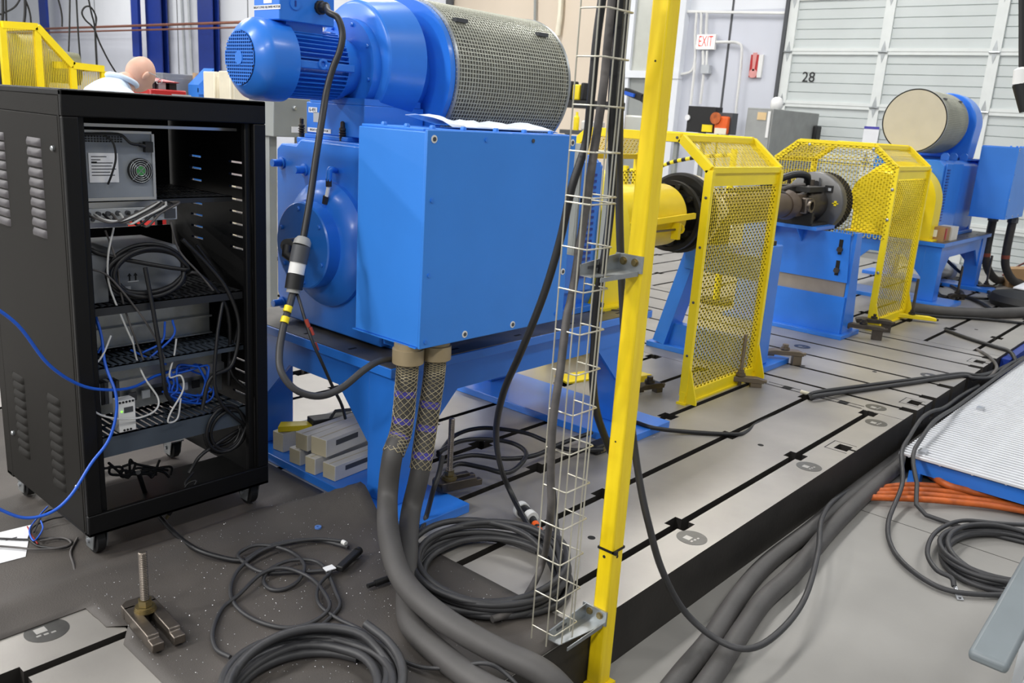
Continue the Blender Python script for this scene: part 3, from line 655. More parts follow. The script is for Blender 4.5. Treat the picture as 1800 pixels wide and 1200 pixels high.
    N().lathe((2.35, BY, BZ+.035), (1, 0, 0), [(0, .05), (0, .218), (.004, .228), (.012, .234), (.18, .256), (.187, .250), (.19, .24), (.19, .05)], 56).build('fan_housing', BLUE, bl, smooth=28)
    N().box((2.36, 2.84, 1.55), (2.54, 3.12, 1.66)).build('outlet_duct', BLUE, bl)
    N().box((2.28, 2.80, 1.60), (2.58, 3.16, 1.625)).build('outlet_flange', BLUE, bl)
    N().lathe((2.545, BY, BZ), (1, 0, 0), [(0, .21), (.06, .185), (.075, .18)], 48).build('inlet_cone', BLUE, bl)
    N().lathe((2.615, BY, BZ), (1, 0, 0), [(0, .05), (0, .308), (.028, .308), (.028, .05)], 64).build('drum_plate', BLUE, bl)
    dm = N().cyl((2.643, BY, BZ), (3.395, BY, BZ), .288, 56).build('filter_drum', SCREEN, bl)
    mb = N(); nb, nr = 112, 44; R_ = .312
    for k in range(nb):
        a = 2*math.pi*k/nb; c_, s_ = math.cos(a), math.sin(a)
        mb.bar((2.643, BY+R_*c_, BZ+R_*s_), (3.40, BY+R_*c_, BZ+R_*s_), .0032, .0032, (0, c_, s_))
    for k in range(nr):
        x = 2.655+.74*k/(nr-1)
        mb.tube([(x, BY+(R_+.002)*math.cos(t*2*math.pi/64), BZ+(R_+.002)*math.sin(t*2*math.pi/64)) for t in range(64)], .0019, 4, closed=True)
    o = mb.build('drum_mesh', mat('drum_wire', (196, 197, 184), .4, .3), bl, smooth=0); o['kind'] = 'stuff'
    for x in (2.645, 3.395): N().lathe((x, BY, BZ), (1, 0, 0), [(0, .305), (0, .318), (.014, .318), (.014, .305), (0, .305)], 64).build('drum_ring', ZINC, bl)
    N().cyl((3.398, BY, BZ), (3.409, BY, BZ), .316, 64).build('drum_end_cap', TANM, bl)
    for x in (2.74, 3.28):
        q = 2.35; N().box((x-.035, BY+.318*math.cos(-q)-.012, BZ+.318*math.sin(q)-.004), (x+.035, BY+.318*math.cos(-q)+.012, BZ+.318*math.sin(q)+.012)).build('drum_latch', DGREY, bl)
    # junction box on the blower motor
    jb = N().box((1.935, 2.868, 1.882), (2.18, 3.035, 2.02)).build('junction_box', BLUE, bl, bevel=.004)
    N().box((1.985, 2.90, 1.84), (2.15, 3.01, 1.885)).build('box_base', BLUE, jb)
    N().cyl((2.00, 2.868, 1.945), (2.00, 2.863, 1.945), .022, 24).build('knockout_plug', BLUE, jb); N().box((1.997, 2.861, 1.935), (2.003, 2.864, 1.955)).build('plug_slot', DBLUE, jb)
    N().lathe((2.112, 2.868, 1.945), (0, -1, 0), [(0, .026), (.012, .026), (.014, .021), (.04, .019), (.045, .013), (.045, .008)], 10).build('gland', BLKM, jb)
    if not S:
        l1 = MB().box((1.9335, 2.915, 1.940), (1.9348, 2.968, 1.980)).build('tag_label', PAPER, jb)
        text('tag_text', '6-491', .022, (1.9332, 2.942, 1.960), (0, -1, 0), (0, 0, 1), INK, jb)
        MB().box((1.9335, 2.862, 1.918), (1.9348, 3.032, 1.934)).build('tag_label', PAPER, jb)
        text('tag_text', 'RIGHT DYNO BLOWER MOTOR', .0118, (1.9332, 2.947, 1.926), (0, -1, 0), (0, 0, 1), INK, jb)
        p = PX(550, 193, 2.279); MB().box((2.2785, p.y-.03, p.z-.011), (2.2798, p.y+.03, p.z+.011)).build('tag_label', PAPER, pl)
        text('tag_text', '6-491', .021, (2.2783, p.y, p.z), (0, -1, 0), (0, 0, 1), INK, pl)
        p = PX(556, 206, 2.279); MB().box((2.2785, p.y-.02, p.z-.02), (2.2798, p.y+.02, p.z+.02)).build('tag_label', LGREY, pl)
        p = PX(560, 229, 2.279); MB().box((2.2775, p.y-.085, p.z-.009), (2.2798, p.y+.075, p.z+.009)).build('tag_label', PAPER, pl)
        text('tag_text', 'RIGHT DYNO MOTOR', .0125, (2.2772, p.y-.005, p.z), (0, -1, 0), (0, 0, 1), INK, pl)
    # --- coupling cover
    cc = thing('coupling_cover', (X(3.75), AY, .64), ('yellow arched cover with tubular shaft guard beside the nearest motor', 'yellow arched coupling cover beside the distant motor')[bool(S)], 'cover', 'yellow coupling covers')
    arc = [(AY-.395, .641)]+[(AY-.395*math.cos(math.pi*k/24), 1.0+.395*math.sin(math.pi*k/24)) for k in range(25)]+[(AY+.395, .641)]
    N().prism(arc, 'x', 3.665, 3.90).build('arch_shell', YEL, cc, smooth=30, bevel=.004)
    N().box((3.64, AY-.44, .6405), (3.925, AY+.44, .655)).build('base_flange', YEL, cc)
    if not S:
        N().lathe((3.90, AY, AZ), (1, 0, 0), [(0, .24), (.05, .235), (.10, .195), (.92, .195), (.92, .18)], 48).build('shaft_tube', YEL, cc)
        N().bar((4.0, AY-.20, AZ-.02), (4.88, AY-.215, AZ+.015), .02, .035).build('seam_bar', YEL, cc)
        for x in (4.2, 4.66): N().box((x, AY-.24, AZ-.12), (x+.03, AY-.19, AZ-.02)).build('clamp_lug', YEL, cc)
        N().cyl((4.1, AY-.215, AZ-.06), (4.72, AY-.215, AZ-.06), .007, 8).build('clamp_rod', STEEL, cc)
        N().cyl((4.69, AY-.215, AZ-.06), (4.73, AY-.215, AZ-.06), .016, 6).build('clamp_nut', ZINC, cc)
        N().lathe((4.72, AY-.215, AZ-.06), (1, 0, 0), [(0, .03), (.006, .03), (.006, 0)], 14).build('clamp_plate', YEL, cc)
    else:
        N().lathe((3.90, AY, AZ), (1, 0, 0), [(0, .26), (.05, .25), (.55, .25), (.55, .18)], 48).build('shaft_tube', YEL, cc)
    if S:
        bl.location.x -= .25; bl.location.z += .06
        for o in mo.children:
            if o.name.split('.')[0] in ('terminal_box', 'box_cover', 'cable_gland'): o.location = (.16, 0, .07)
        arc = [(AY-.30, 1.45)]+[(AY-.33*math.cos(math.pi*k/20), BZ+.06+.33*math.sin(math.pi*k/20)) for k in range(21)]+[(AY+.30, 1.45)]
        N().prism(arc, 'x', 2.45, 2.72).build('fan_casing', BLUE, mo, bevel=.01)
    return fr, mo, bl, cc
dyno(None, 'nearest', True)
SM = 13.2
dyno(SM, 'distant', False)
# hoses out of the terminal boxes
def braid(path, r, a0, a1, par, material):
    P = catmull(path, 14); N_ = len(P); i0, i1 = int(a0*(N_-1)), int(a1*(N_-1)); n = 9
    fr_ = []; up = None
    for i in range(i0, i1+1):
        t = (P[min(i+1, N_-1)]-P[max(i-1, 0)]).normalized()
        up = t.orthogonal().normalized() if up is None else (up-t*up.dot(t)).normalized()
        fr_.append((P[i], up.copy(), t.cross(up)))
    L = sum((P[i+1]-P[i]).length for i in range(i0, i1)); turns = L/.17
    mb = MB()
    for sgn in (1, -1):
        for k in range(n):
            pts = []; M_ = 46
            for q in range(M_+1):
                f = q/M_*(len(fr_)-1); i = min(int(f), len(fr_)-2); g_ = f-i
                c0 = fr_[i][0].lerp(fr_[i+1][0], g_); u_ = fr_[i][1].lerp(fr_[i+1][1], g_); b_ = fr_[i][2].lerp(fr_[i+1][2], g_)
                a = 2*math.pi*(k/n+sgn*turns*q/M_)
                pts.append(c0+u_*((r+.002)*math.cos(a))+b_*((r+.002)*math.sin(a)))
            mb.tube(pts, .0016, 4)
    o = mb.build('wire_grip', material, par, smooth=0); o['kind'] = 'stuff'
h1 = [Vector((2.065, 2.26, .70)), Vector((2.062, 2.262, .62)), Vector((2.045, 2.26, .45)), PY(690, 800, 2.24), PY(681, 880, 2.22), PZ(686, 955, .17), PZ(712, 1025, .125), PZ(780, 1088, .115), PZ(872, 1142, .09), PZ(960, 1186, .07), Vector((1.80, 1.15, -.05)), Vector((1.9, .95, -.16))]
h2 = [Vector((2.185, 2.24, .70)), Vector((2.18, 2.24, .62)), Vector((2.15, 2.235, .45)), PY(738, 830, 2.21), PY(722, 900, 2.20), PZ(716, 965, .10), PZ(716, 1030, .045), PZ(722, 1095, .043), PZ(775, 1150, .043), PZ(850, 1205, .043), PZ(930, 1250, .04), Vector((1.62, 1.05, -.08)), Vector((1.7, .85, -.17))]
for k, hp in enumerate((h1, h2)):
    t = thing('power_hose', hp[5], ('thick grey hose dropping from terminal box in wire grip, the left one', 'thick grey hose dropping from terminal box in wire grip, the right one')[k], 'hose', 'thick hoses below the near terminal box')
    MB().tube(catmull(hp, 8), .038, 18).build('hose_body', HOSE, t, smooth=60)
    braid(hp[:4], .0385, 0, .98, t, mat('grip_wire', (168, 158, 130), .5, .3))
    P = catmull(hp, 14)
    for i in ((16, 24, 31) if k == 0 else (21, 28, 36)): MB().tube(P[i:i+3], .0392, 18, caps=False).build('purple_tape', PURP, t, smooth=60)
for k, (x, y) in enumerate(((SM-2.16+.16, 2.43), (SM-2.10+.16, 2.24))):
    e = [Vector((x, y, .78)), Vector((x, y, .45)), Vector((x+.05, y-.02, .25)), Vector((x+.25, y-.1, .08)), Vector((x+.7, y-.15, .045)), Vector((x+1.2, y-.2, .045))]
    t = thing('power_hose', (x, y, 0), ('dark ribbed hose under the distant terminal box, the left one', 'dark ribbed hose under the distant terminal box, the right one')[k], 'hose', 'hoses below the distant terminal box')
    MB().tube(catmull(e, 10), .045, 14).build('hose_body', mat('dark_hose', (50, 47, 46), .6, var=.2, scale=30), t, smooth=60)
    MB().tube(catmull(e, 10)[12:15], .0462, 14, caps=False).build('red_tape', mat('red_tape', (130, 62, 44), .6), t)

# ================================================================== GUARDS
def expanded(mb, o, ex, ey, W, Hh, cw, ch, tw, off):
    """expanded metal sheet: rows of zigzag strands that touch at the bonds"""
    o, ex, ey = Vector(o), Vector(ex).normalized(), Vector(ey).normalized(); nz = ex.cross(ey)
    nx, ny = max(2, int(W/cw)), max(2, int(Hh/ch)); cw, ch = W/nx, Hh/ny
    for r in range(ny+1):
        pts = []
        for i in range(2*nx+1):
            sgn = 1 if (i+r) % 2 == 0 else -1
            xx = i*cw/2; yy = r*ch+sgn*ch*.5
            yy = min(max(yy, 0), Hh)
            pts += [(max(0, xx-cw*.2), yy), (min(W, xx+cw*.2), yy)]
        for a, b in zip(pts[:-1], pts[1:]):
            d = Vector((b[0]-a[0], b[1]-a[1]))
            if d.length < 1e-5: continue
            P = o+ex*a[0]+ey*a[1]; Q = o+ex*b[0]+ey*b[1]
            u_ = Vector((-d.y, d.x)).normalized()*tw/2; uu = ex*u_.x+ey*u_.y
            n_ = nz*off
            mb.add([P-uu-n_, P+uu-n_, P+uu+n_, P-uu+n_, Q-uu-n_, Q+uu-n_, Q+uu+n_, Q-uu+n_], [(0, 1, 5, 4), (1, 2, 6, 5), (2, 3, 7, 6), (3, 0, 4, 7)])
def guard(x0, x1, yf, yb, label, cw, ch, tw, endmesh, fx):
    zs, zt_ = 1.372, 1.535; ins = .205
    t = thing('shaft_guard', ((x0+x1)/2, (yf+yb)/2, 0), label, 'guard', 'yellow expanded metal shaft guards')
    prof = [(yf, .05), (yf, zs), (yf+ins, zt_), (yb-ins, zt_), (yb, zs), (yb, .05)]
    fr_ = []
    for x in (x0, x1):
        for (a, b) in zip(prof[:-1], prof[1:]):
            MB().bar((x, a[0], a[1]), (x, b[0], b[1]), .05, .034, (1, 0, 0)).build('frame_bar', YEL, t, bevel=.002)
    for (y, z) in prof: MB().bar((x0, y, z), (x1, y, z), .034, .034).build('frame_bar', YEL, t, bevel=.002)
    MB().box((x0, yf-.004, zs-.09), (x1, yf+.004, zs-.01)).build('top_band', YEL, t)
    sh = [(yf, .05, 0, 1, zs-.15), (yf, zs, ins, zt_-zs, None), (yf+ins, zt_, yb-yf-2*ins, 0, None), (yb, zs, -ins, zt_-zs, None), (yb, .05, 0, 1, zs-.15)]
    for k, (y, z, dy_, dz_, hh) in enumerate(sh):
        L = hh or math.hypot(dy_, dz_); mb = MB()
        expanded(mb, (x0, y, z), (1, 0, 0), (0, dy_, dz_) if hh is None else (0, 0, 1), x1-x0, L, cw, ch*(1 if hh else 1.8), tw*(1 if hh else .8), .0015)
        o = mb.build('mesh_panel', YMESH, t, smooth=0); o['kind'] = 'stuff'
    if endmesh:
        mb = MB(); expanded(mb, (x0-.02, yb, .78), (0, -1, 0), (0, 0, 1), yb-yf, zs-.78, .05, .018, .0045, .0015)
        for k in range(5):
            z = zs+(zt_-zs)*k/5; e = ins*k/5
            expanded(mb, (x0-.02, yb-e, z), (0, -1, 0), (0, 0, 1), yb-yf-2*e, (zt_-zs)/5, .05, .017, .0045, .0015)
        o = mb.build('end_mesh', YMESH, t, smooth=0); o['kind'] = 'stuff'
        for (y, z) in ((yf, 1.2), (yf, .95), (yf+ins, zt_-.02), (yb-.3, zt_-.02), (yb, 1.2), (yf, .5)): screw((x0-.02, y, z), (-1, 0, 0), .013, ZINC, t, 'fixing_screw')
    for (y, d) in ((yf, -1), (yb, 1)):
        MB().box((x0-.03, y-.03, .0), (x1+fx, y+.03, .012)).build('foot_bar', YEL, t)
        MB().box((x0-.02, y-.018, .012), (x1+.02, y+.018, .075)).build('foot_rail', YEL, t)
        for x in (x0-.006, x1+.006): MB().prism([(y, .012), (y+d*.09, .012), (y+d*.09, .03), (y+d*.015, .27), (y, .27)], 'x', x-.006, x+.006).build('foot_gusset', YEL, t)
    if not endmesh:
        for z in (.3, .62, .94, 1.22): screw((x0-.018, yf, z), (-1, 0, 0), .008, DGREY, t, 'fixing_screw', .004)
        screw((x0-.018, yf+ins+.02, zt_), (-1, 0, 0), .008, DGREY, t, 'fixing_screw', .004)
    return t
guard(4.42, 5.30, 2.41, 3.47, 'yellow mesh tunnel guard over the black flywheel, the nearer guard', .044, .018, .0072, False, .08)
guard(7.58, 8.44, 2.43, 3.49, 'yellow mesh tunnel guard over the grey disc, the farther guard', .05, .0165, .0062, True, .06)

# ================================================================== DRIVE LINE
fw = thing('flywheel', (4.97, AY, AZ), 'black flywheel ring with bolted hub inside the nearer yellow guard', 'flywheel')
MB().lathe((4.93, AY, AZ-.015), (1, 0, 0), [(0, .20), (0, .228), (.035, .228), (.035, .20), (0, .20)], 56).build('outer_ring', BLKM, fw)
MB().lathe((5.03, AY, AZ), (1, 0, 0), [(0, .05), (0, .245), (.012, .262), (.05, .262), (.06, .245), (.06, .05)], 56).build('flywheel_disc', BLKM, fw)
MB().cyl((4.80, AY, AZ), (5.12, AY, AZ), .13, 32).build('hub', BLKM, fw)
for k in range(10):
    a = k*math.pi/5; MB().cyl((4.9, AY+.185*math.cos(a), AZ+.185*math.sin(a)), (5.05, AY+.185*math.cos(a), AZ+.185*math.sin(a)), .018, 12).build('spacer_bolt', BLKM, fw)
ds = thing('drive_shaft', (6.0, AY, AZ), 'brown drive shaft running between the two yellow guards', 'shaft')
MB().lathe((5.12, AY, AZ), (1, 0, 0), [(0, .05), (0, .25), (.05, .25), (.05, .22), (.06, .09), (.5, .09), (.5, .05)], 44).build('bearing_flange', TANM, ds)
MB().lathe((5.55, AY, AZ), (1, 0, 0), [(0, .04), (.0, .085), (.1, .115), (.8, .115), (1.15, .085), (1.15, .04)], 32).build('shaft_tube', SHAFT, ds)
MB().lathe((6.62, AY, AZ), (1, 0, 0), [(0, .05), (0, .10), (.08, .12), (.16, .10), (.16, .05)], 28).build('yoke', SHAFT, ds)
for d in (-1, 1): MB().box((6.70, AY+d*.05-.03, AZ-.09), (6.92, AY+d*.05+.03, AZ+.09)).build('yoke_arm', SHAFT, ds, bevel=.01)
MB().lathe((6.86, AY-.12, AZ), (0, -1, 0), [(-.24, .05), (0, .055), (.03, .055), (.03, .035), (.01, .035)], 20).build('cross_joint', STEEL, ds)
MB().box((6.80, AY-.13, AZ-.065), (6.92, AY+.13, AZ+.065)).build('joint_block', STEEL, ds, bevel=.012)
MB().lathe((6.90, AY, AZ), (1, 0, 0), [(0, .06), (0, .12), (.12, .14), (.3, .14), (.3, .06)], 28).build('adapter', DSTEEL, ds)
dk = thing('slip_disc', (7.3, AY, AZ), 'large grey ventilated disc mounted in front of the farther guard', 'disc')
MB().lathe((7.22, AY, AZ), (1, 0, 0), [(0, .08), (0, .235), (.006, .252), (.02, .258), (.09, .258), (.09, .1)], 64).build('disc_face', mat('disc_grey', (110, 110, 110), .4, .6, var=.08), dk)
MB().lathe((7.31, AY, AZ), (1, 0, 0), [(0, .1), (0, .252), (.15, .250), (.15, .1)], 64).build('vent_ring', DSTEEL, dk)
mb = MB()
for q in range(4):
    for k in range(56):
        a = 2*math.pi*(k+.5*(q % 2))/56; c_, s_ = math.cos(a), math.sin(a); x = 7.325+.035*q
        mb.bar((x, AY+.254*c_, AZ+.254*s_), (x+.022, AY+.254*c_, AZ+.254*s_), .014, .004, (0, c_, s_))
o = mb.build('vent_slots', SLOT, dk, smooth=0); o['kind'] = 'stuff'
MB().box((7.214, AY-.16, AZ+.10), (7.221, AY-.09, AZ+.155)).build('window', BLKM, dk); MB().box((7.212, AY-.145, AZ+.112), (7.215, AY-.12, AZ+.135)).build('window_mark', LGREY, dk)
MB().cyl((7.213, AY-.01, AZ+.155), (7.221, AY-.01, AZ+.155), .03, 18).build('port', BLKM, dk)
MB().box((7.213, AY-.205, AZ-.005), (7.2205, AY-.185, AZ+.035)).box((7.213, AY-.22, AZ+.01), (7.2205, AY-.17, AZ+.018)).build('chalk_mark', YEL, dk)
MB().bar((7.2, AY-.06, AZ+.08), (7.2, AY-.04, AZ+.21), .008, .01).build('pointer', DGREY, dk)
br = thing('bearing_block', (6.95, AY, .90), 'dark bearing block with sensor clamps on the farther blue stand', 'bearing')
MB().box((6.86, AY-.17, .885), (7.18, AY+.19, .905)).build('base', BLKM, br)
MB().box((6.93, AY-.10, .905), (7.10, AY+.12, 1.15)).build('body', DSTEEL, br, bevel=.02)
MB().box((6.84, AY-.12, 1.15), (7.15, AY+.16, 1.19)).build('clamp_plate', BLKM, br)
MB().box((6.86, AY-.16, .905), (6.90, AY+.16, .99)).build('clamp_foot', BLKM, br)
for (y, z) in ((AY-.13, .92), (AY+.13, .92), (AY-.1, 1.2), (AY+.1, 1.2)): MB().cyl((6.92, y, z), (6.92, y, z+.05), .016, 6).build('bolt', DSTEEL, br)
cable('sensor_hose', [Vector((7.1, AY+.02, 1.20)), Vector((7.02, AY+.0, 1.27)), Vector((6.9, AY+.06, 1.275)), Vector((6.7, AY+.12, 1.22)), Vector((6.45, AY+.2, 1.12)), Vector((6.3, AY+.2, 1.02))], .03, CABD, 'thick black hose arching over the bearing block')
cable('sensor_hose', [Vector((6.95, AY-.02, 1.20)), Vector((6.8, AY+.02, 1.19)), Vector((6.6, AY+.02, 1.17)), Vector((6.2, AY+.05, 1.17)), Vector((5.8, AY+.05, 1.17))], .016, CABG, 'grey sensor cable along the top of the drive shaft, upper one')
cable('sensor_hose', [Vector((6.95, AY-.06, 1.19)), Vector((6.86, AY-.07, 1.14)), Vector((6.7, AY-.04, 1.12)), Vector((6.5, AY+.02, 1.16)), Vector((6.1, AY-.02, 1.15)), Vector((5.8, AY-.03, 1.16))], .014, CABG, 'grey sensor cable along the top of the drive shaft, lower one')
# blue stands
s2 = thing('bearing_stand', (7.1, 2.95, 0), 'blue steel stand with slotted face plate under the grey disc', 'stand')
MB().box((6.93, 2.43, 0), (7.33, 3.50, .035)).build('base_plate', BLUE, s2, bevel=.003)
MB().prism([(2.475, .46), (3.43, .46), (3.43, .85), (2.505, .85)], 'x', 6.99, 7.01).build('upper_face', BLUE, s2)
MB().prism([(2.47, .035), (3.43, .035), (3.43, .34), (2.47, .34)], 'x', 6.99, 7.01).build('lower_face', BLUE, s2)
MB().box((7.012, 2.49, .30), (7.03, 3.42, .50)).build('steel_plate', mat('light_steel', (160, 150, 138), .4, .4, var=.1), s2)
MB().prism([(7.01, .035), (7.25, .035), (7.12, .86), (7.01, .86)], 'y', 2.46, 2.485).build('side_rib', BLUE, s2); MB().prism([(7.01, .035), (7.25, .035), (7.12, .86), (7.01, .86)], 'y', 3.41, 3.435).build('side_rib', BLUE, s2)
MB().box((6.84, AY-.22, .855), (7.22, AY+.30, .884)).build('top_plate', BLUE, s2, bevel=.002)
for y in (AY-.05, AY+.2): MB().prism([(6.86, .855), (6.99, .855), (6.99, .74)], 'y', y-.006, y+.006).build('gusset', BLUE, s2)
for z in (.74, .57):
    MB().box((6.985, 2.555, z-.06), (6.9905, 2.585, z+.06)).build('slot', SLOT, s2); MB().cyl((6.97, 2.57, z-.02), (6.99, 2.57, z-.02), .025, 6).build('slot_bolt', DSTEEL, s2)
s1 = thing('bearing_stand', (5.6, 2.95, 0), 'blue steel stand with slanted leg behind the nearer yellow guard', 'stand')
MB().box((5.42, 2.40, 0), (5.88, 3.32, .04)).build('base_plate', BLUE, s1, bevel=.003)
MB().bar((5.5, 3.22, .04), (5.58, 3.06, .80), .16, .10, (0, 1, 0)).build('slanted_leg', BLUE, s1)
MB().box((5.44, 2.44, .04), (5.60, 2.52, .87)).build('upright', BLUE, s1, bevel=.008)
MB().box((5.46, 2.52, .62), (5.58, 3.10, .78)).build('cross_beam', BLUE, s1)
MB().box((5.48, 2.53, .04), (5.56, 3.2, .20)).build('lower_beam', BLUE, s1)
MB().box((5.42, 2.72, .78), (5.66, 3.18, .82)).build('top_plate', BLUE, s1); MB().cyl((5.50, 2.48, .87), (5.50, 2.48, .90), .03, 6).build('bolt', DSTEEL, s1)
MB().box((5.44, AY-.1, .82), (5.6, AY+.1, .96)).build('pillow_block', BLKM, s1)

# ================================================================== POST, TRAY, BRACKETS
ps_ = thing('post', (2.153, 1.369, FZ), 'tall yellow square steel post standing in front of the bed', 'post')
MB().box((2.122, 1.340, FZ+.01), (2.184, 1.395, 3.1)).build('tube', YPOST, ps_, bevel=.006)
MB().box((2.11, 1.325, FZ), (2.196, 1.396, FZ+.01)).build('base_plate', YPOST, ps_)
for (p, d) in ((PX(1062, 978, 2.122), (-1, 0, 0)), (PX(1082, 776, 2.122), (-1, 0, 0)), (PX(1152, 107, 2.122), (-1, 0, 0))): MB().cyl(p, p+Vector(d)*.0008, .0055 if p.z < .4 else .003, 12).build('bolt_hole', INK, ps_)
p = PY(1085, 978, 1.34); MB().cyl(p, p+Vector((0, -.0008, 0)), .0055, 12).build('bolt_hole', INK, ps_)
zt_ = PX(1062, 965, 2.122).z
tz = thing('cable_tie', (2.15, 1.37, zt_), 'black cable tie cinched around the yellow post', 'cable tie')
MB().box((2.1195, 1.3375, zt_-.004), (2.1865, 1.3405, zt_+.004)).box((2.1195, 1.3375, zt_-.004), (2.1225, 1.3975, zt_+.004)).box((2.1195, 1.395, zt_-.004), (2.1865, 1.3975, zt_+.004)).box((2.1838, 1.3375, zt_-.004), (2.1865, 1.3975, zt_+.004)).build('band', BLKM, tz)
MB().box((2.122, 1.328, zt_-.006), (2.135, 1.338, zt_+.006)).build('head', BLKM, tz)
def bracket(z, label):
    t = thing('tray_bracket', (2.03, 1.385, z), label, 'bracket', 'galvanised tray brackets')
    MB().box((2.114, 1.335, z), (2.121, 1.43, z+.05)).build('post_flange', ZINC, t)
    MB().prism([(1.925, 1.375), (2.114, 1.345), (2.114, 1.432), (1.925, 1.415)], 'z', z, z+.003).build('arm_floor', ZINC, t)
    MB().prism([(1.925, z), (2.114, z), (2.114, z+.05), (1.925, z+.032)], 'y', 1.415, 1.4185).build('arm_wall', ZINC, t)
    MB().prism([(1.93, z-.008), (2.114, z-.008), (2.114, z+.006), (1.93, z+.004)], 'y', 1.3455, 1.3485).build('arm_web', ZINC, t)
    MB().box((1.96, 1.4135, z+.016), (2.01, 1.4152, z+.024)).build('arm_slot', DGREY, t)
    for y in (1.36, 1.40): MB().cyl((2.114, y, z+.03), (2.106, y, z+.03), .009, 6).cyl((2.1145, y, z+.03), (2.111, y, z+.03), .012, 14).build('bracket_bolt', BRASS, t)
zb1 = PX(1100, 458, 2.118).z-.03; zb2 = PX(1040, 1078, 2.118).z-.02
bracket(zb1, 'upper galvanised bracket bolted to the yellow post'); bracket(zb2, 'lower galvanised bracket bolted to the yellow post')
tr = thing('wire_tray', (1.96, 1.42, .05), 'vertical zinc wire basket tray beside the yellow post, holding cables', 'cable tray')
TX0, TX1, TF, TBk = 1.874, 1.992, 1.362, 1.416
TW = .0024
for (x, y) in ((TX0, TBk+.03), (TX0, TF+.025), (TX0+.045, TF), (TX1-.02, TF), (TX1, TF+.025), (TX1, TBk+.03)):
    MB().cyl((x, y, .04), (x, y, 2.5), TW, 6).build('long_wire', WIRE, tr, smooth=60)
z = .05; k = 0
zs_ = [PY(1108-.09*v, v, TF).z for v in (-60, 21, 105, 189, 269, 347, 358, 435, 508, 580, 649, 718, 785, 850, 913, 974, 1035, 1095)]
for z in zs_:
    MB().tube([(TX0, TBk+.03, z), (TX0, TF+.004, z), (TX0+.004, TF-.001, z), (TX1-.004, TF-.001, z), (TX1, TF+.004, z), (TX1, TBk+.03, z)], TW, 6).build('cross_wire', WIRE, tr, smooth=60)
a, b = PY(1020, 252, 1.45), PY(1008, 448, 1.45)
sp_ = thing('splice_bar', b, 'grey slotted splice bar clipped to the left of the wire tray', 'splice bar')
a2 = Vector((a.x, 1.45, a.z)); MB().box((b.x-.012, 1.44, b.z), (a.x+.006, 1.446, a.z)).box((b.x-.012, 1.446, b.z), (b.x-.009, 1.465, a.z)).build('channel', GREYP, sp_, bevel=.001)
for f in (.06, .5, .93): z = b.z+(a.z-b.z)*f; MB().box((b.x-.003, 1.4388, z-.006), (b.x+.007, 1.4402, z+.006)).build('square_hole', INK, sp_)
a, b = PY(1072, 250, 1.46), PY(1056, 470, 1.46)
tag(MB().box((b.x-.004, 1.452, b.z), (a.x+.004, 1.458, a.z)).box((b.x-.006, 1.458, b.z), (b.x-.003, 1.47, a.z)).build('splice_bar', GREYP), 'grey splice bar clipped inside the wire tray', 'splice bar')
# cables of the tray
cable('tray_cable', [PY(1064, -40, 1.40), PY(1050, 60, 1.405), PY(1040, 160, 1.41), PY(1030, 250, 1.43), PY(1005, 330, 1.44), PY(985, 420, 1.46), PY(955, 520, 1.50), PY(915, 620, 1.60), PY(885, 690, 1.74), PY(872, 760, 1.90), PZ(880, 820, .22), PZ(900, 870, .08), PZ(935, 935, .035), PZ(965, 985, .05), PZ(985, 1030, .03)], .0115, CABD, 'thick black cable leaving the tray and swinging left in front of the terminal box')
cable('tray_cable', [PY(1080, -40, 1.41), PY(1070, 60, 1.41), PY(1060, 160, 1.415), PY(1042, 280, 1.42), PY(1032, 350, 1.43), PY(1018, 440, 1.43), PY(1005, 520, 1.425), PY(996, 560, 1.42), PY(985, 650, 1.40), PY(972, 740, 1.40), PY(968, 830, 1.42), PY(968, 900, 1.44), PZ(955, 985, .10), PZ(930, 1040, .05), PZ(900, 1075, .03), PZ(865, 1088, .03)], .012, CABG, 'dusty grey cable running down the left of the wire tray')
cable('tray_cable', [PY(1093, -40, 1.395), PY(1086, 60, 1.395), PY(1077, 160, 1.40), PY(1076, 240, 1.40), PY(1076, 330, 1.40), PY(1066, 430, 1.40), PY(1050, 520, 1.40), PY(1045, 600, 1.41), PY(1042, 660, 1.42), PY(1048, 720, 1.43), PY(1064, 770, 1.44), PY(1085, 820, 1.45)], .012, CABD, 'black cable down the middle of the wire tray with a small tie')
cable('tray_cable', [PY(1104, -40, 1.41), PY(1095, 60, 1.42), PY(1090, 160, 1.44), PY(1088, 300, 1.46), PY(1090, 420, 1.47), PY(1094, 520, 1.47), PY(1100, 640, 1.45), PY(1112, 760, 1.40), PY(1125, 850, 1.36), PY(1140, 920, 1.32), PY(1163, 1000, 1.29), PY(1200, 1070, 1.25), PZ(1255, 1120, -.10), PZ(1315, 1140, -.115), PZ(1370, 1110, -.12), PZ(1415, 1050, -.12), PZ(1438, 970, -.10), PZ(1445, 910, -.10), PZ(1475, 872, -.14), PZ(1540, 840, -.19)], .012, CAB, 'dark cable passing behind the post and drooping in a loop to the floor')
p = PY(1052, 535, 1.40); tag(MB().cyl(p+Vector((0, 0, -.006)), p+Vector((.0012, 0, .006)), .0155, 14).build('small_tie', BLKM), 'small black tie around the middle tray cable', 'cable tie')

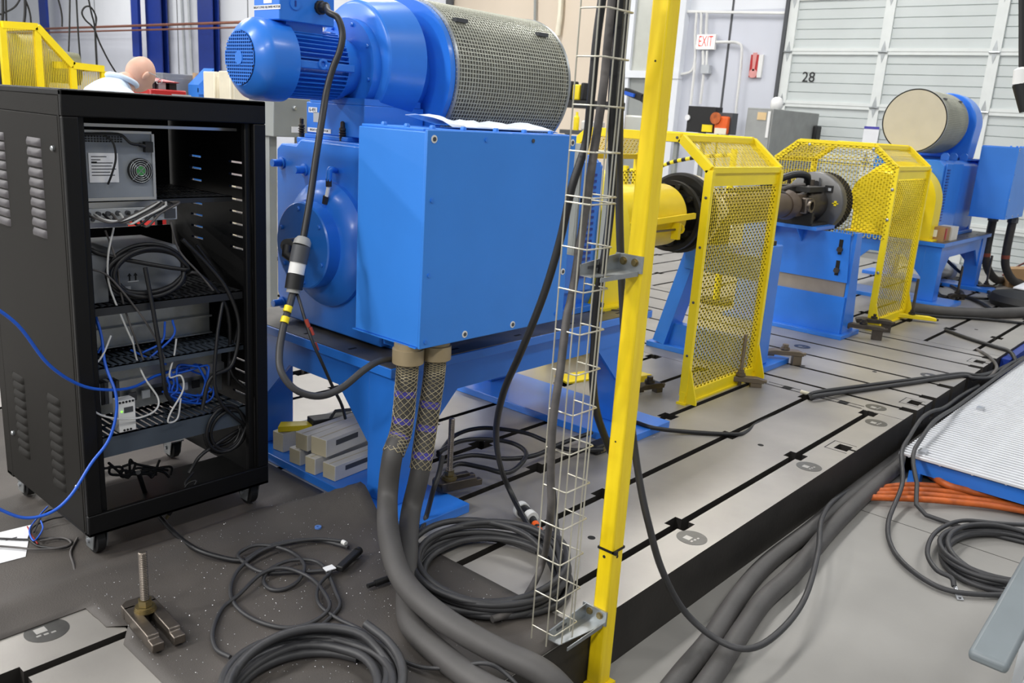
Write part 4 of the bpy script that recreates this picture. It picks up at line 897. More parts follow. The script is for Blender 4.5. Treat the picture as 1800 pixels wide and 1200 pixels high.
# ================================================================== CLAMPS ON THE BED
def clamp(name_label, c, ang, L=.17, stud=.0, wd=.085, fork=True, material=DSTEEL, hz=.0, yellow=False, blk=.05):
    """strap clamp: forked bar on a heel block, washer, nut and stud; local x along the strap"""
    c = Vector((c[0], c[1], hz)); t = thing('strap_clamp', c, name_label, 'clamp', 'strap clamps on the bed')
    M = Matrix.Translation(c) @ Matrix.Rotation(ang, 4, 'Z')
    def N():
        b = MB(); b.m = M; return b
    zb = blk
    if fork:
        for d in (-1, 1):
            y0, y1 = (.014, wd/2) if d > 0 else (-wd/2, -.014)
            N().prism([(-L*.35, zb), (L*.55, zb), (L*.55, zb+.028), (L*.42, zb+.028), (L*.40, zb+.04), (-L*.35, zb+.04)], 'y', y0, y1).build('strap_arm', material, t, bevel=.003)
        N().prism([(-L*.50, -wd*.3), (-L*.43, -wd/2), (-L*.30, -wd/2), (-L*.30, wd/2), (-L*.43, wd/2), (-L*.50, wd*.3)], 'z', zb, zb+.04).build('strap_heel', material, t, bevel=.003)
    else:
        N().prism([(-L*.5, zb), (L*.5, zb), (L*.5, zb+.022), (L*.36, zb+.034), (-L*.3, zb+.034), (-L*.5, zb+.022)], 'y', -wd/2, wd/2).build('strap_bar', YEL if yellow else material, t, bevel=.003)
        N().cyl((L*.5, 0, zb+.012), (L*.5+.02, 0, zb+.012), .011, 10).build('adjust_screw', material, t)
    if zb > .02:
        N().box((L*.22, -wd*.4, 0), (L*.46, wd*.4, zb)).build('heel_block', material, t, bevel=.002)
        if not fork: N().box((-L*.48, -wd*.4, zb-.012), (-L*.3, wd*.4, zb)).build('pad', material, t)
    xs_ = -L*.16 if fork else 0
    for k in range(3): N().cyl((xs_, 0, zb+.04+.005*k), (xs_, 0, zb+.0446+.005*k), .033-.002*k, 24).build('washer', BRASS if stud > .1 and fork else material, t)
    N().cyl((xs_, 0, zb+.056), (xs_, 0, zb+.076), .021, 6).build('nut', BRASS if stud > .1 and fork else material, t)
    if stud:
        n = int(stud/.006); prof = []
        for k in range(n): prof += [(k*.006, .0118), (k*.006+.003, .0135)]
        sc_ = N().lathe((xs_, 0, 0), (0, 0, 1), [(0, .012)]+[(zb+.07+a, r) for a, r in prof]+[(zb+.07+n*.006, .011), (zb+.07+n*.006, 0)], 14).build('threaded_stud', STEEL if fork else material, t)
    return t
clamp('forked steel clamp with tall threaded stud on the mat in the foreground', (1.092, 2.315), -1.66, L=.25, wd=.10, stud=.17, blk=.012, material=STEEL)
clamp('forked dark clamp with tall stud on the near blue foot plate', PZ(800, 858, .04), -.25, L=.2, stud=.24, hz=.04, blk=.012)
clamp('long steel clamp with upright stud at the foot of the nearer guard', (5.06, 2.37), -.95, L=.30, stud=.24, wd=.05, fork=False, material=mat('worn_steel', (120, 108, 92), .45, .5), blk=.03)
clamp('low steel clamp on a square block beside the nearer blue bearing stand', (5.83, 2.42), -.9, L=.26, wd=.07, fork=False, blk=.07, material=mat('worn_steel', (120, 108, 92), .45, .5))
clamp('steel clamp on a block at the front corner of the farther blue stand', (7.20, 2.36), -1.2, L=.34, wd=.07, fork=False, blk=.08)
clamp('steel clamp on a long block between the farther stand and guard', (7.58, 2.40), -1.1, L=.30, wd=.09, fork=False, blk=.07)
clamp('yellow painted clamp arm with black stud at the farther guard foot', (8.35, 2.32), -1.15, L=.42, wd=.06, stud=.30, fork=False, blk=.02, yellow=True)
clamp('dark clamp with long stud on the blue foot of the distant stand', (9.98, 2.36), -.6, L=.2, wd=.05, stud=.26, fork=False, blk=.03)
clamp('dark clamp on blue foot at the far end of distant stand', (11.0, 2.32), -.8, L=.2, wd=.06, stud=.3, fork=False, blk=.03)
clamp('low steel clamp with yellow wedge beside the near stand foot, behind the post', PZ(1140, 690), -.3, L=.2, wd=.06, fork=False, blk=.03)
p = PZ(1128, 672); tag(MB().prism([(p.x-.08, 0), (p.x+.06, 0), (p.x+.06, .05), (p.x-.06, .06)], 'y', p.y-.03, p.y+.05).build('wedge', YEL), 'small yellow wedge behind the yellow post on the bed', 'wedge')
p = PZ(1010, 665); tag(MB().prism([(p.x-.14, p.y-.05), (p.x+.1, p.y-.1), (p.x+.16, p.y+.04), (p.x-.08, p.y+.1)], 'z', 0, .012).build('yellow_plate', YEL), 'flat yellow plate lying on the bed under the near blue stand', 'plate')
for k, (u, v) in enumerate(((1049, 548), (1079, 543))):
    p = PZ(u, v, .6405); tag(MB().lathe((p.x, p.y, .6405), (0, 0, 1), [(0, .02), (0, .042), (.005, .042), (.005, .02), (0, .02)], 24).build('washer', STEEL), ('loose steel washer on the near stand, beside the tray', 'loose steel washer on the near stand, closer to the post')[k], 'washer', 'loose washers on the stand')

# ================================================================== NEAR MOTOR DETAILS
cable('blower_cable', [Vector((2.112, 2.825, 1.945)), PY(578, 22, 2.78), PY(594, 32, 2.74), PY(602, 60, 2.72), PY(597, 90, 2.71), PY(585, 120, 2.71), PY(574, 160, 2.70), PY(566, 210, 2.66), PY(555, 280, 2.62), PY(545, 350, 2.58), PY(533, 420, 2.55)], .0125, CABD, 'thick black cord hanging from the blower junction box to the twist connector', n=10)
tc = thing('twist_connector', PY(518, 505, 2.53), 'grey and black twist-lock connector hanging on the near motor cord', 'connector')
cp = [PY(534, 418, 2.55), PY(530, 432, 2.545), PY(524, 462, 2.54), PY(520, 482, 2.535), PY(516, 508, 2.53)]
PC_G = mat('connector_grey', (150, 150, 148), .5, var=.05)
MB().tube([cp[0], cp[0].lerp(cp[1], .4), cp[1]], .03, 18, radii=[.022, .03, .031]).build('cap', PC_G, tc, smooth=50)
MB().tube([cp[1], cp[2]], .0315, 18).build('grip_sleeve', DGREY, tc, smooth=50)
MB().tube([cp[2], cp[3]], .028, 18).build('collar', WHITE, tc, smooth=50)
MB().tube([cp[3], cp[4]], .031, 18).build('socket', BLKM, tc, smooth=50)
MB().tube([cp[4], cp[4]+(cp[4]-cp[3])*.25], .024, 16).build('end_cap', PC_G, tc, smooth=50)
c0 = cp[4]+(cp[4]-cp[3])*.2
mcab = cable('motor_cable', [c0, PY(508, 540, 2.5), PY(498, 575, 2.46), PY(491, 620, 2.42), PY(495, 655, 2.38), PY(520, 685, 2.34), PY(560, 696, 2.31), PY(600, 682, 2.29), PY(640, 650, 2.285), PY(668, 634, 2.30), PY(700, 630, 2.33)], .0125, CAB, 'thick grey cord looping from the connector to the terminal box', n=10)
for k, (u, v) in enumerate(((506, 543), (501, 562))):
    a = PY(u+1.5, v-5, 2.49-.02*k); b = PY(u-1.5, v+5, 2.485-.02*k)
    MB().cyl(a, b, .0145, 14).build('tape_band', YEL, mcab)
tcab = cable('thin_cable', [c0+Vector((.012, 0, 0)), PY(527, 530, 2.50), PY(537, 565, 2.46), PY(550, 602, 2.42), PY(565, 635, 2.40), PY(585, 680, 2.40), PY(600, 710, 2.42), PY(607, 735, 2.45)], .006, CABD, 'thin black cord with red bands hanging from the twist connector')
for k, (u, v) in enumerate(((540, 568), (547, 582), (555, 609))):
    a = PY(u-2, v-7, 2.455-.012*k); b = PY(u+3, v+7, 2.445-.012*k); MB().cyl(a, b, .0072, 10).build('tape_band', mat('red_band', (150, 52, 34), .5), tcab)
enc = thing('encoder', Vector((2.05, 2.95, 1.0)), 'black encoder plug projecting from the near motor end cover', 'encoder')
a = PY(505, 432, 2.78); b = PY(537, 427, 2.92)
MB().tube([b, a], .027, 18).build('body', BLKM, enc, smooth=50); MB().tube([a, a+Vector((-.012, -.01, -.03)), PY(515, 455, 2.74), PY(520, 470, 2.72)], .018, 12).build('elbow', BLKM, enc, smooth=50)
# grease fitting on the motor end
gf = thing('grease_fitting', Vector((2.2, 2.93, 1.3)), 'blue pipe elbow with brass grease fitting on the near motor end', 'fitting')
e = [Vector((2.222, PX(590, 300, 2.222).y, PX(590, 300, 2.222).z)), PX(582, 297, 2.17), PX(579, 302, 2.16), PX(578, 318, 2.16)]
MB().tube(catmull(e, 5), .012, 12).build('elbow', BLUE, gf, smooth=50)
MB().tube([PX(578, 314, 2.16), PX(578, 328, 2.16)], .013, 6).build('nut', DSTEEL, gf); MB().tube([PX(578, 326, 2.16), PX(574, 346, 2.15)], .008, 10).build('stem', WHITE, gf); MB().tube([PX(573, 344, 2.15), PX(571, 358, 2.15)], .0125, 6).build('nut', DSTEEL, gf)
MB().tube([PX(571, 357, 2.15), PX(570, 366, 2.15), PX(570, 372, 2.18)], .010, 10).build('stub', BLUE, gf)
# folded plastic on the terminal box
pp = MB(); n = 26; vs, fs = [], []
rnd = random.Random(11)
for i in range(n+1):
    for j in range(6):
        x = 2.23+.60*i/n; y = 2.25+.25*j/5-.0; h_ = .006+.022*math.sin(math.pi*j/5)*(.6+.4*math.sin(i*.9))+rnd.uniform(0, .006)*(1 if 0 < j < 5 else 0)
        if i < 7: h_ += .03*(1-i/7)*(j/5)
        vs.append((x+rnd.uniform(-.004, .004), y, 1.5385+max(0, h_*(1 if i < n else .2))))
for i in range(n):
    for j in range(5): fs.append((i*6+j, (i+1)*6+j, (i+1)*6+j+1, i*6+j+1))
pp.add(vs, fs); o = pp.build('plastic_sheet', PLASTIC, None, smooth=50); o.modifiers.new('s', 'SOLIDIFY').thickness = .0015
tag(o, 'crumpled clear plastic sheet lying on top of the near terminal box', 'sheet')
# cartons under the stand
def carton(p, ang, L, W, Hh, label, lblface=False):
    c = Vector(p); t = thing('carton', c, label, 'carton', 'white cartons under the near stand')
    M = Matrix.Translation(c) @ Matrix.Rotation(ang, 4, 'Z')
    b = MB(); b.m = M; b.box((0, -W/2, 0), (L, W/2, Hh)).build('box', CARDW, t, bevel=.002)
    b = MB(); b.m = M; b.box((-.001, -W/2+.002, .002), (.001, W/2-.002, Hh-.002)).build('end_flap', CARDT, t)
    if lblface: b = MB(); b.m = M; b.box((.06, -W/2-.001, Hh*.5), (.20, -W/2, Hh*.8)).build('carton_label', DGREY, t)
    b = MB(); b.m = M; b.box((.002, -.003, Hh), (L-.002, .003, Hh+.0008)).build('tape_seam', CARDT, t)
za = .041
def bx(u, v, z, y1=None): return PZ(u, v, z)
carton(PZ(578, 842, za), .10, .42, .075, .07, 'white carton with tan end, front lower one under the stand', True)
carton(PZ(545, 832, za), .14, .40, .06, .075, 'white carton second in the lower row under the stand')
carton(PZ(518, 815, za), .10, .42, .07, .07, 'white carton third in the lower row under the stand')
carton(PZ(489, 792, za), .12, .40, .07, .09, 'white carton at the far left of the lower row under the stand')
carton(PZ(560, 800, za+.078), .16, .40, .09, .08, 'white carton with dark label, upper one nearest the leg', True)
carton(PZ(530, 790, za+.078), .12, .42, .075, .075, 'white carton on top in the middle of the pile under the stand')
p = PZ(512, 756, .155); st_ = thing('ratchet_strap', p, 'yellow strap with black ratchet lying on the white cartons', 'strap')
MB().prism([(p.x-.03, p.y+.06), (p.x+.12, p.y-.02), (p.x+.14, p.y+.03), (p.x+.02, p.y+.11)], 'z', .135, .16).build('webbing', YEL, st_)
MB().prism([(p.x+.10, p.y-.03), (p.x+.30, p.y-.09), (p.x+.32, p.y-.02), (p.x+.12, p.y+.05)], 'z', .15, .185).build('ratchet', BLKM, st_, bevel=.006)
MB().tube([Vector((p.x+.18, p.y-.05, .185)), Vector((p.x+.2, p.y-.06, .22)), Vector((p.x+.3, p.y-.1, .22)), Vector((p.x+.32, p.y-.1, .185))], .008, 8).build('handle', DGREY, st_)

# ================================================================== COILS AND CABLES ON BED AND MAT
def coil(c, rx, ry, ang, turns, r, seed, lift, material, label, lead=None, tail=None, per=16, sp=.1, rise=.9):
    rnd = random.Random(seed); P = []
    ca, sa = math.cos(ang), math.sin(ang); J = [[rnd.uniform(-1, 1) for _ in range(4)] for _ in range(turns+2)]
    for k in range(turns*per+1):
        f = k/per; i = int(f); g_ = f-i
        j = [J[i][q]*(1-g_)+J[i+1][q]*g_ for q in range(4)]
        a = 2*math.pi*k/per
        x = rx*(1+sp*j[0])*math.cos(a)+rx*sp*.9*j[2]; y = ry*(1+sp*j[1])*math.sin(a)+ry*sp*.9*j[3]
        z = lift+r+r*rise*f*(.7+.3*math.sin(a+i))
        P.append(Vector((c[0]+x*ca-y*sa, c[1]+x*sa+y*ca, z)))
    P = (lead or [])+P+(tail or [])
    return cable('coiled_cable', P, r, material, label, sm=3, n=9)
coil(PZ(862, 1008, .02), .27, .27, 0, 9, .0118, 21, .004, CAB, 'thick black cable coiled on the bed beside the bottom of the wire tray', sp=.12,
     tail=[PZ(985, 1000, .07), PZ(978, 930, .12), PZ(972, 860, .25)])
coil(PZ(545, 1222, .02), .225, .225, .3, 8, .0135, 4, .006, CAB, 'thick black cable coiled on the mat in the foreground', sp=.13, rise=.8)
coil(PZ(1768, 985, -.2), .34, .24, -.2, 7, .0115, 9, FZ, CAB, 'dark cable coiled on the concrete floor at right, ending in a lug', sp=.12,
     lead=[PZ(1830, 610, -.03), PZ(1770, 650, -.03), PZ(1720, 686, -.03), PZ(1680, 715, -.02), PZ(1660, 727, .01), PZ(1640, 742, .02), PZ(1620, 770, .0), PZ(1605, 800, -.03), PZ(1612, 850, -.12), PZ(1628, 905, -.2)])
cable('loose_cable', [PZ(1720, 678, -.06), PZ(1690, 695, -.06), PZ(1660, 716, -.03), PZ(1640, 722, .01), PZ(1620, 735, .0), PZ(1600, 765, -.03), PZ(1585, 795, -.05), PZ(1586, 850, -.12), PZ(1562, 915, -.19), PZ(1567, 960, -.2), PZ(1600, 1000, -.2), PZ(1660, 1035, -.2), PZ(1740, 1045, -.2), PZ(1830, 1040, -.2)], .0115, CAB, 'dark cable hanging off the wire platform and curving under the floor coil')
cable('lug_cable', [PZ(1850, 925, -.19), PZ(1760, 920, -.18), PZ(1690, 915, -.18), PZ(1645, 935, -.17), PZ(1630, 970, -.16), PZ(1645, 1000, -.16), PZ(1672, 1015, -.17), PZ(1677, 1030, -.19)], .0105, CAB, 'dark cable end curving to a copper lug on the floor')
lg = thing('cable_lug', PZ(1686, 1050, -.21), 'small tinned cable lug with round hole on the concrete floor', 'lug')
a, b = PZ(1677, 1026, -.19), PZ(1683, 1042, -.205); MB().cyl(a, b, .009, 12).build('barrel', SILV, lg)
c_ = PZ(1687, 1051, -.213); MB().bar(b, c_+(c_-b)*.35, .026, .004).build('tongue', SILV, lg); MB().cyl(c_+Vector((0, 0, .0021)), c_+Vector((0, 0, .0029)), .006, 12).build('hole', INK, lg)
# thin cable lying in loops on the mat
lcab = cable('loop_cable', [PZ(u, v, z) for u, v, z in ((430, 985, .016), (470, 960, .018), (520, 950, .018), (560, 949, .018), (600, 958, .018), (612, 962, .02))], .0075, CAB, 'black cable on the mat ending in a moulded plug')
cable('loop_cable', [PZ(u, v, z) for u, v, z in ((628, 980, .02), (590, 998, .02), (560, 1003, .018), (510, 1005, .016), (460, 1005, .018), (425, 985, .02), (420, 972, .02), (450, 958, .028), (490, 962, .026), (520, 975, .022), (535, 995, .026), (525, 1020, .018), (500, 1035, .014), (475, 1035, .014), (463, 1020, .016), (475, 1000, .028), (510, 985, .026), (550, 985, .022), (572, 1000, .022), (590, 1040, .016), (597, 1065, .014), (575, 1090, .014), (540, 1120, .03))], .0068, CAB, 'black cable lying in small loops on the mat, near its plug')
cable('loop_cable', [PZ(u, v, z) for u, v, z in ((610, 952, .026), (560, 947, .030), (510, 953, .030), (460, 968, .030), (420, 1000, .018), (405, 1035, .014), (415, 1065, .014), (450, 1090, .014), (500, 1103, .014), (545, 1095, .014), (578, 1070, .022), (572, 1045, .026), (545, 1015, .026), (500, 998, .036), (460, 1008, .032), (420, 1045, .022), (390, 1070, .014), (374, 1110, .014), (380, 1140, .014), (405, 1155, .02))], .0068, CAB, 'black cable lying in one wide loop on the mat')
cable('loop_cable', [PZ(u, v, z) for u, v, z in ((582, 1005, .03), (560, 1030, .026), (560, 1060, .02), (590, 1085, .014), (640, 1110, .014), (690, 1150, .014), (740, 1172, .02), (800, 1172, .05), (850, 1165, .09), (885, 1180, .07), (930, 1225, .03))], .0062, CAB, 'thin black cable running from the loops across to the big hoses')
plg = thing('cable_plug', PZ(615, 985, .012), 'black moulded plug on the mat beside a tangled white tag', 'plug')
a, b = PZ(596, 1000, .03), PZ(628, 970, .03); MB().bar(a, b, .028, .022).build('plug_body', BLKM, plg, bevel=.005); MB().cyl(b, b+(b-a).normalized()*.014, .016, 12).build('plug_face', BLKM, plg)
p = PZ(578, 998, .036); tag(MB().prism([(p.x-.02, p.y-.012), (p.x+.018, p.y-.018), (p.x+.022, p.y+.012), (p.x-.014, p.y+.016)], 'z', .034, .037).build('wire_tag', PAPER), 'small white wire tag tied to the cable loops on the mat', 'tag')
a, b = PZ(608, 955, .03), PZ(602, 952, .03); MB().cyl(a, b, .009, 12).build('ferrule', WHITE, lcab)
p = PZ(559, 934, .0); p.z = mat_h(p.x, p.y)+.001; tag(MB().lathe(p, (0, 0, 1), [(0, .006), (0, .013), (.007, .013), (.007, .006), (0, .006)], 18).build('ring_cap', mat('blue_ring', (90, 130, 200), .4)), 'small blue ring lying on the mat below the near stand', 'ring')
a, b = PZ(646, 1030, .02), PZ(684, 1016, .02); tag(MB().cyl(a, a.lerp(b, .35), .008, 12).cyl(a.lerp(b, .35), b, .0115, 12).build('cable_end', BLKM), 'black cut cable end poking out left of the thick hoses', 'cable')
# small cord behind hoses and tangle beneath the stand
cable('thin_cable', [PY(778, 800, 2.23), PY(772, 830, 2.22), PY(762, 860, 2.21), PZ(750, 905, .05), PZ(740, 935, .02)], .010, CAB, 'short grey cord hanging just right of the thick hoses')
for k, pts in enumerate(([(770, 800), (800, 765), (850, 752), (920, 760), (960, 775), (1000, 790), (1060, 790)], [(775, 812), (830, 800), (890, 806), (940, 800), (985, 780), (1040, 760)], [(770, 795), (810, 775), (860, 772), (905, 780), (925, 800), (895, 830), (850, 822), (805, 815), (780, 835), (770, 860)])):
    cable('under_cable', [PZ(u, v, .05+.012*k) for u, v in pts], .011, CABD, ('black cable lying on the bed under the stand, the rear one', 'black cable lying on the bed under the stand, the front one', 'black cable lying in a loop by the near clamp stud')[k])
cb = thing('cable_joint', PZ(925, 905, .02), 'white and black cable joint with orange bands lying on the bed', 'connector')
a, b = PZ(914, 893, .035), PZ(936, 912, .03)
MB().cyl(a, a.lerp(b, .25), .034, 16).build('flange', WHITE, cb); MB().cyl(a.lerp(b, .25), a.lerp(b, .7), .028, 16).build('body', BLKM, cb); MB().cyl(a.lerp(b, .7), b, .03, 16).build('flange', WHITE, cb)
c1 = PZ(950, 938, .03); MB().cyl(b, c1, .015, 12).build('tail', BLKM, cb)
for f in (.35, .75): MB().cyl(b.lerp(c1, f), b.lerp(c1, f+.22), .0165, 12).build('orange_band', ORTAPE, cb)
bf = thing('black_fitting', PZ(1060, 780, .0), 'black and yellow fitting lying on the bed behind the wire tray', 'fitting')
p = PZ(1058, 785, .02); MB().box((p.x-.08, p.y-.03, .001), (p.x+.08, p.y+.04, .05)).build('body', BLKM, bf, bevel=.01); MB().box((p.x-.05, p.y-.032, .01), (p.x+.07, p.y-.029, .035)).build('yellow_face', BRASS, bf)
# cables on the right of the bed
cable('bed_cable', [PZ(1118, 742, .05), PZ(1150, 752, .045), PZ(1200, 758, .015), PZ(1285, 763, .012), PZ(1310, 760, .0), Vector((4.5, 1.966, -.015)), Vector((4.75, 1.966, -.03))], .012, CABD, 'black cable lying over the near blue foot plate and along a slot')
cable('bed_cable', [PZ(1420, 697, .012), PZ(1435, 690, .03), PZ(1490, 682, .016), PZ(1560, 673, .014), PZ(1640, 663, .014), PZ(1690, 657, .014), PZ(1720, 660, .0), PZ(1750, 652, -.03), PZ(1800, 628, -.03)], .016, CABD, 'black double cable crossing the middle bed plate to the platform')
bcab = cable('bed_cable', [PZ(1423, 700, .012), PZ(1440, 695, .03), PZ(1500, 687, .016), PZ(1600, 673, .014), PZ(1690, 660, .014), PZ(1712, 664, .0), PZ(1745, 662, -.03), PZ(1775, 640, -.03)], .014, CAB, 'dark grey cable crossing the middle bed plate beside a thicker one')
MB().cyl(PZ(1408, 688, .02), PZ(1425, 693, .02), .012, 10).build('cable_tip', CREAM, bcab)
cable('bed_cable', [PZ(1718, 614, .005), PZ(1740, 628, .015), PZ(1752, 645, .0), PZ(1740, 660, -.03), PZ(1710, 668, -.03)], .012, CABG, 'grey cable bending over the bed edge beside the blue channel')
cable('bed_cable', [PZ(1662, 580, .015), PZ(1700, 594, .015), PZ(1745, 608, .015), PZ(1775, 618, .01), PZ(1786, 635, -.03)], .016, CABD, 'black cable from a far slot bending over the bed edge')
cable('bed_cable', [PZ(1595, 549, .02), PZ(1650, 556, .015), PZ(1720, 560, .015), PZ(1800, 568, .015), PZ(1860, 575, .015)], .013, CABD, 'thin black cable lying in front of the thick grey far hose')
cable('far_hose', [PZ(1585, 537, .05), PZ(1640, 546, .05), PZ(1700, 550, .05), PZ(1760, 550, .05), PZ(1860, 546, .05)], .052, HOSE, 'thick grey hose lying across the far bed plate', 'hose', n=14)
cable('far_cable', [PZ(1640, 500, .02), PZ(1655, 520, .02), PZ(1690, 520, .02), PZ(1720, 530, .02), PZ(1745, 545, .02)], .018, CABD, 'black cable lying under the distant stand towards the black bag')
cable('far_cable', [PY(1662, 455, 2.7), PY(1690, 480, 2.6), PZ(1715, 492, .06), PZ(1735, 510, .02), PZ(1755, 528, .02)], .018, CABD, 'black cable hanging beneath the distant stand plate')
cable('far_cable', [PZ(1632, 508, .02), PZ(1660, 498, .02), PZ(1690, 512, .02), PZ(1700, 522, .02), PZ(1760, 526, .02)], .014, CABD, 'thin black cable curling around the distant clamp stud')
# thick hoses along the floor
for k, pts in enumerate(([(1160, 1235), (1201, 1182), (1250, 1123), (1295, 1053), (1348, 990), (1425, 930), (1484, 878), (1570, 812), (1650, 752)], [(1215, 1240), (1267, 1165), (1306, 1105), (1344, 1053), (1397, 1004), (1460, 930), (1516, 874), (1572, 825), (1660, 755)])):
    cable('floor_hose', [PZ(u, v, FZ+.04) for u, v in pts], .038, HOSE, ('thick grey hose on the floor beside the bed, closer to the bed', 'thick grey hose on the floor beside the bed, outer one')[k], 'hose', n=16, group='thick floor hoses')
# ================================================================== WIRE PLATFORM
pf = thing('wire_platform', (6.2, .6, FZ), 'low blue framed platform topped with white wire grating, right of the bed', 'platform')
PX0, PX1, PY0, PY1, PZT = 4.82, 8.9, -.6, 1.272, -.05
GR = mat('grating_white', (226, 228, 232), .35, .2, var=.03)
nb = 96
for k in range(nb):
    x = PX0+(PX1-PX0)*k/(nb-1); MB().bar((x, PY0, PZT-.006), (x, PY1, PZT-.006), .021, .012).build('grating_bar', GR, pf)
for k in range(12): y = PY1-.05-.16*k; MB().bar((PX0, y, PZT-.016), (PX1, y, PZT-.016), .009, .009).build('cross_rod', GR, pf)
tx = MB().box((PX0+.02, PY0+.02, PZT-.025), (PX1-.02, PY1-.02, PZT-.021)).build('deck_sheet', mat('deck_grey', (120, 122, 128), .5), pf)
MB().box((PX0+.03, PY0, PZT-.105), (PX0+.07, PY1-.03, PZT-.026)).build('edge_beam', BLUE, pf); MB().box((PX0+.03, PY1-.07, PZT-.105), (PX1, PY1-.03, PZT-.026)).build('edge_beam', BLUE, pf)
for (x, y) in ((PX0+.05, PY1-.09), (PX0+.05, .3), (6.8, PY1-.09), (8.7, PY1-.09)): MB().box((x-.03, y-.03, FZ), (x+.03, y+.03, PZT-.1)).build('leg', BLUE, pf)
for (u, v) in ((1622, 796), (1723, 720)): p = PZ(u, v, PZT); MB().box((p.x-.03, p.y-.02, PZT), (p.x+.03, p.y+.02, PZT+.018)).build('clip', SILV, pf)
for k in range(4):
    a = [PZ(1520-10*k, 861+4*k, FZ+.03), PZ(1600, 852+8*k, FZ+.03+.01*(k % 2)), PZ(1680, 858+8*k, FZ+.03), PZ(1760, 870+7*k, FZ+.03), PZ(1880, 892+7*k, FZ+.03)]
    cable('orange_hose', a, .017, ORG, ('orange hose on the floor under the wire platform, rearmost', 'orange hose on the floor under the wire platform, second from the back', 'orange hose on the floor under the wire platform, third from the back', 'orange hose on the floor under the wire platform, nearest')[k], 'hose', group='orange hoses under the platform')
cable('orange_hose', [PZ(1630, 830, FZ+.05), PZ(1660, 850, FZ+.06), PZ(1700, 862, FZ+.05), PZ(1790, 880, FZ+.04)], .02, ORG, 'orange hose bending down behind the blue platform leg', 'hose')
ch = thing('grey_rail', PZ(1770, 1180, -.1), 'pale grey rounded rail end blurred at the lower right corner', 'rail')
q = [PZ(1735, 1165, .25), PZ(1775, 1090, .3), PZ(1830, 990, .35)]
MB().bar(q[0], q[2], .10, .035, (0, 0, 1)).build('rail_body', mat('pale_grey_plastic', (112, 120, 124), .45), ch, bevel=.012)
MB().bar(q[0]+Vector((.1, -.1, -.12)), q[2]+Vector((.1, -.1, -.12)), .06, .05).build('rail_web', LGREY, ch, bevel=.01); MB().box((q[2].x-.03, q[2].y-.06, FZ), (q[2].x+.03, q[2].y, q[2].z-.02)).build('rail_leg', LGREY, ch)
# paper and cables at the left edge
p4 = [PZ(-40, 945, .006), PZ(55, 922, .006), PZ(45, 978, .006), PZ(-40, 1000, .006)]
mb = MB(); mb.prism([(q.x, q.y) for q in p4], 'z', .0055, .0065); pa = tag(mb.build('paper_sheet', PAPER), 'white printed paper sheet on the mat at the left edge', 'paper')
MB().prism([(q.x, q.y) for q in (PZ(10, 948, .0067), PZ(30, 943, .0067), PZ(30, 945, .0067), PZ(10, 950, .0067))], 'z', .0066, .0069).build('print_line', DGREY, pa)
cable('grey_cable', [PZ(-30, 1072, .008), PZ(30, 1052, .008), PZ(90, 1030, .008), PZ(128, 1015, .008), PZ(130, 995, .008), PZ(124, 970, .01), PZ(136, 945, .01)], .004, CABG, 'thin grey cable crossing the mat from the left edge to the front caster')
for k, pts in enumerate(([(-20, 945), (50, 948), (90, 945), (125, 950), (115, 962), (70, 960), (52, 948)], [(-20, 958), (30, 962), (60, 965), (100, 963), (125, 955), (110, 945), (70, 950)], [(60, 935), (75, 905), (95, 895), (120, 905), (90, 912), (60, 925), (50, 945)], [(84, 890), (70, 905), (52, 930), (60, 950), (75, 930), (72, 915)])):
    cable('lead_wire', [PZ(u, v, .012+.006*k) for u, v in pts], .004 if k < 2 else .003, (CABD, CABG, CABD, BCAB)[k], ('black lead wire over the white paper sheet', 'grey lead wire looped beside the white paper sheet', 'black lead wire looping up toward the rack corner', 'thin blue lead wire by the white paper sheet')[k])
cable('lead_wire', [PZ(48, 925, .02), PZ(56, 940, .02), PZ(66, 955, .02)], .0025, mat('red_wire', (170, 40, 36), .5), 'thin red lead wire by the white paper sheet')

# ================================================================== BACKGROUND, RIGHT SIDE
WF = WX-.06
def wallbox(u0, v0, u1, v1, x, d, name, material, par=None, bevel=0):
    a = PX(u0, (v0+v1)/2, x); b = PX(u1, (v0+v1)/2, x); t_ = PX((u0+u1)/2, v0, x); q = PX((u0+u1)/2, v1, x)
    return MB().box((x, b.y, q.z), (x+d, a.y, t_.z)).build(name, material, par, bevel=bevel), Vector((x, (a.y+b.y)/2, (t_.z+q.z)/2)), a.y-b.y, t_.z-q.z
ex, c_, w_, h_ = wallbox(1224, 60, 1257, 87, WF-.06, .06, 'exit_sign', WHITE)
tag(ex, 'white exit sign with red letters on the grey wall', 'sign')
MB().box((WF-.065, c_.y-w_*.47, c_.z-h_*.44), (WF-.0601, c_.y+w_*.47, c_.z+h_*.44)).build('sign_face', EXITM, ex)
text('sign_text', 'EXIT', h_*1.0, (WF-.068, c_.y, c_.z), (0, -1, 0), (0, 0, 1), EXITR, ex, .002, xs=.55)
fs_ = thing('fire_sign', PX(1327, 115, WF), 'red fire extinguisher sign standing out from the grey wall', 'sign')
f1, c_, w_, h_ = wallbox(1318, 96, 1332, 136, WX-.05, .05, 'sign_board', RED, fs_)
MB().box((WX-.05, c_.y-w_*.5-.08, c_.z-h_*.5), (WX, c_.y-w_*.5, c_.z+h_*.5)).build('side_board', WHITE, fs_)
MB().prism([(c_.y-.02, c_.z-.08), (c_.y+.02, c_.z-.08), (c_.y+.04, c_.z+.22), (c_.y-.04, c_.z+.22)], 'x', WX-.056, WX-.0502).build('sign_mark', mat('sign_pink', (214, 150, 146), .6), fs_)
MB().cyl((WX-.056, c_.y, c_.z-h_*.33), (WX-.0502, c_.y, c_.z-h_*.33), .075, 18).build('sign_mark', mat('sign_pink', (214, 150, 146), .6), fs_)
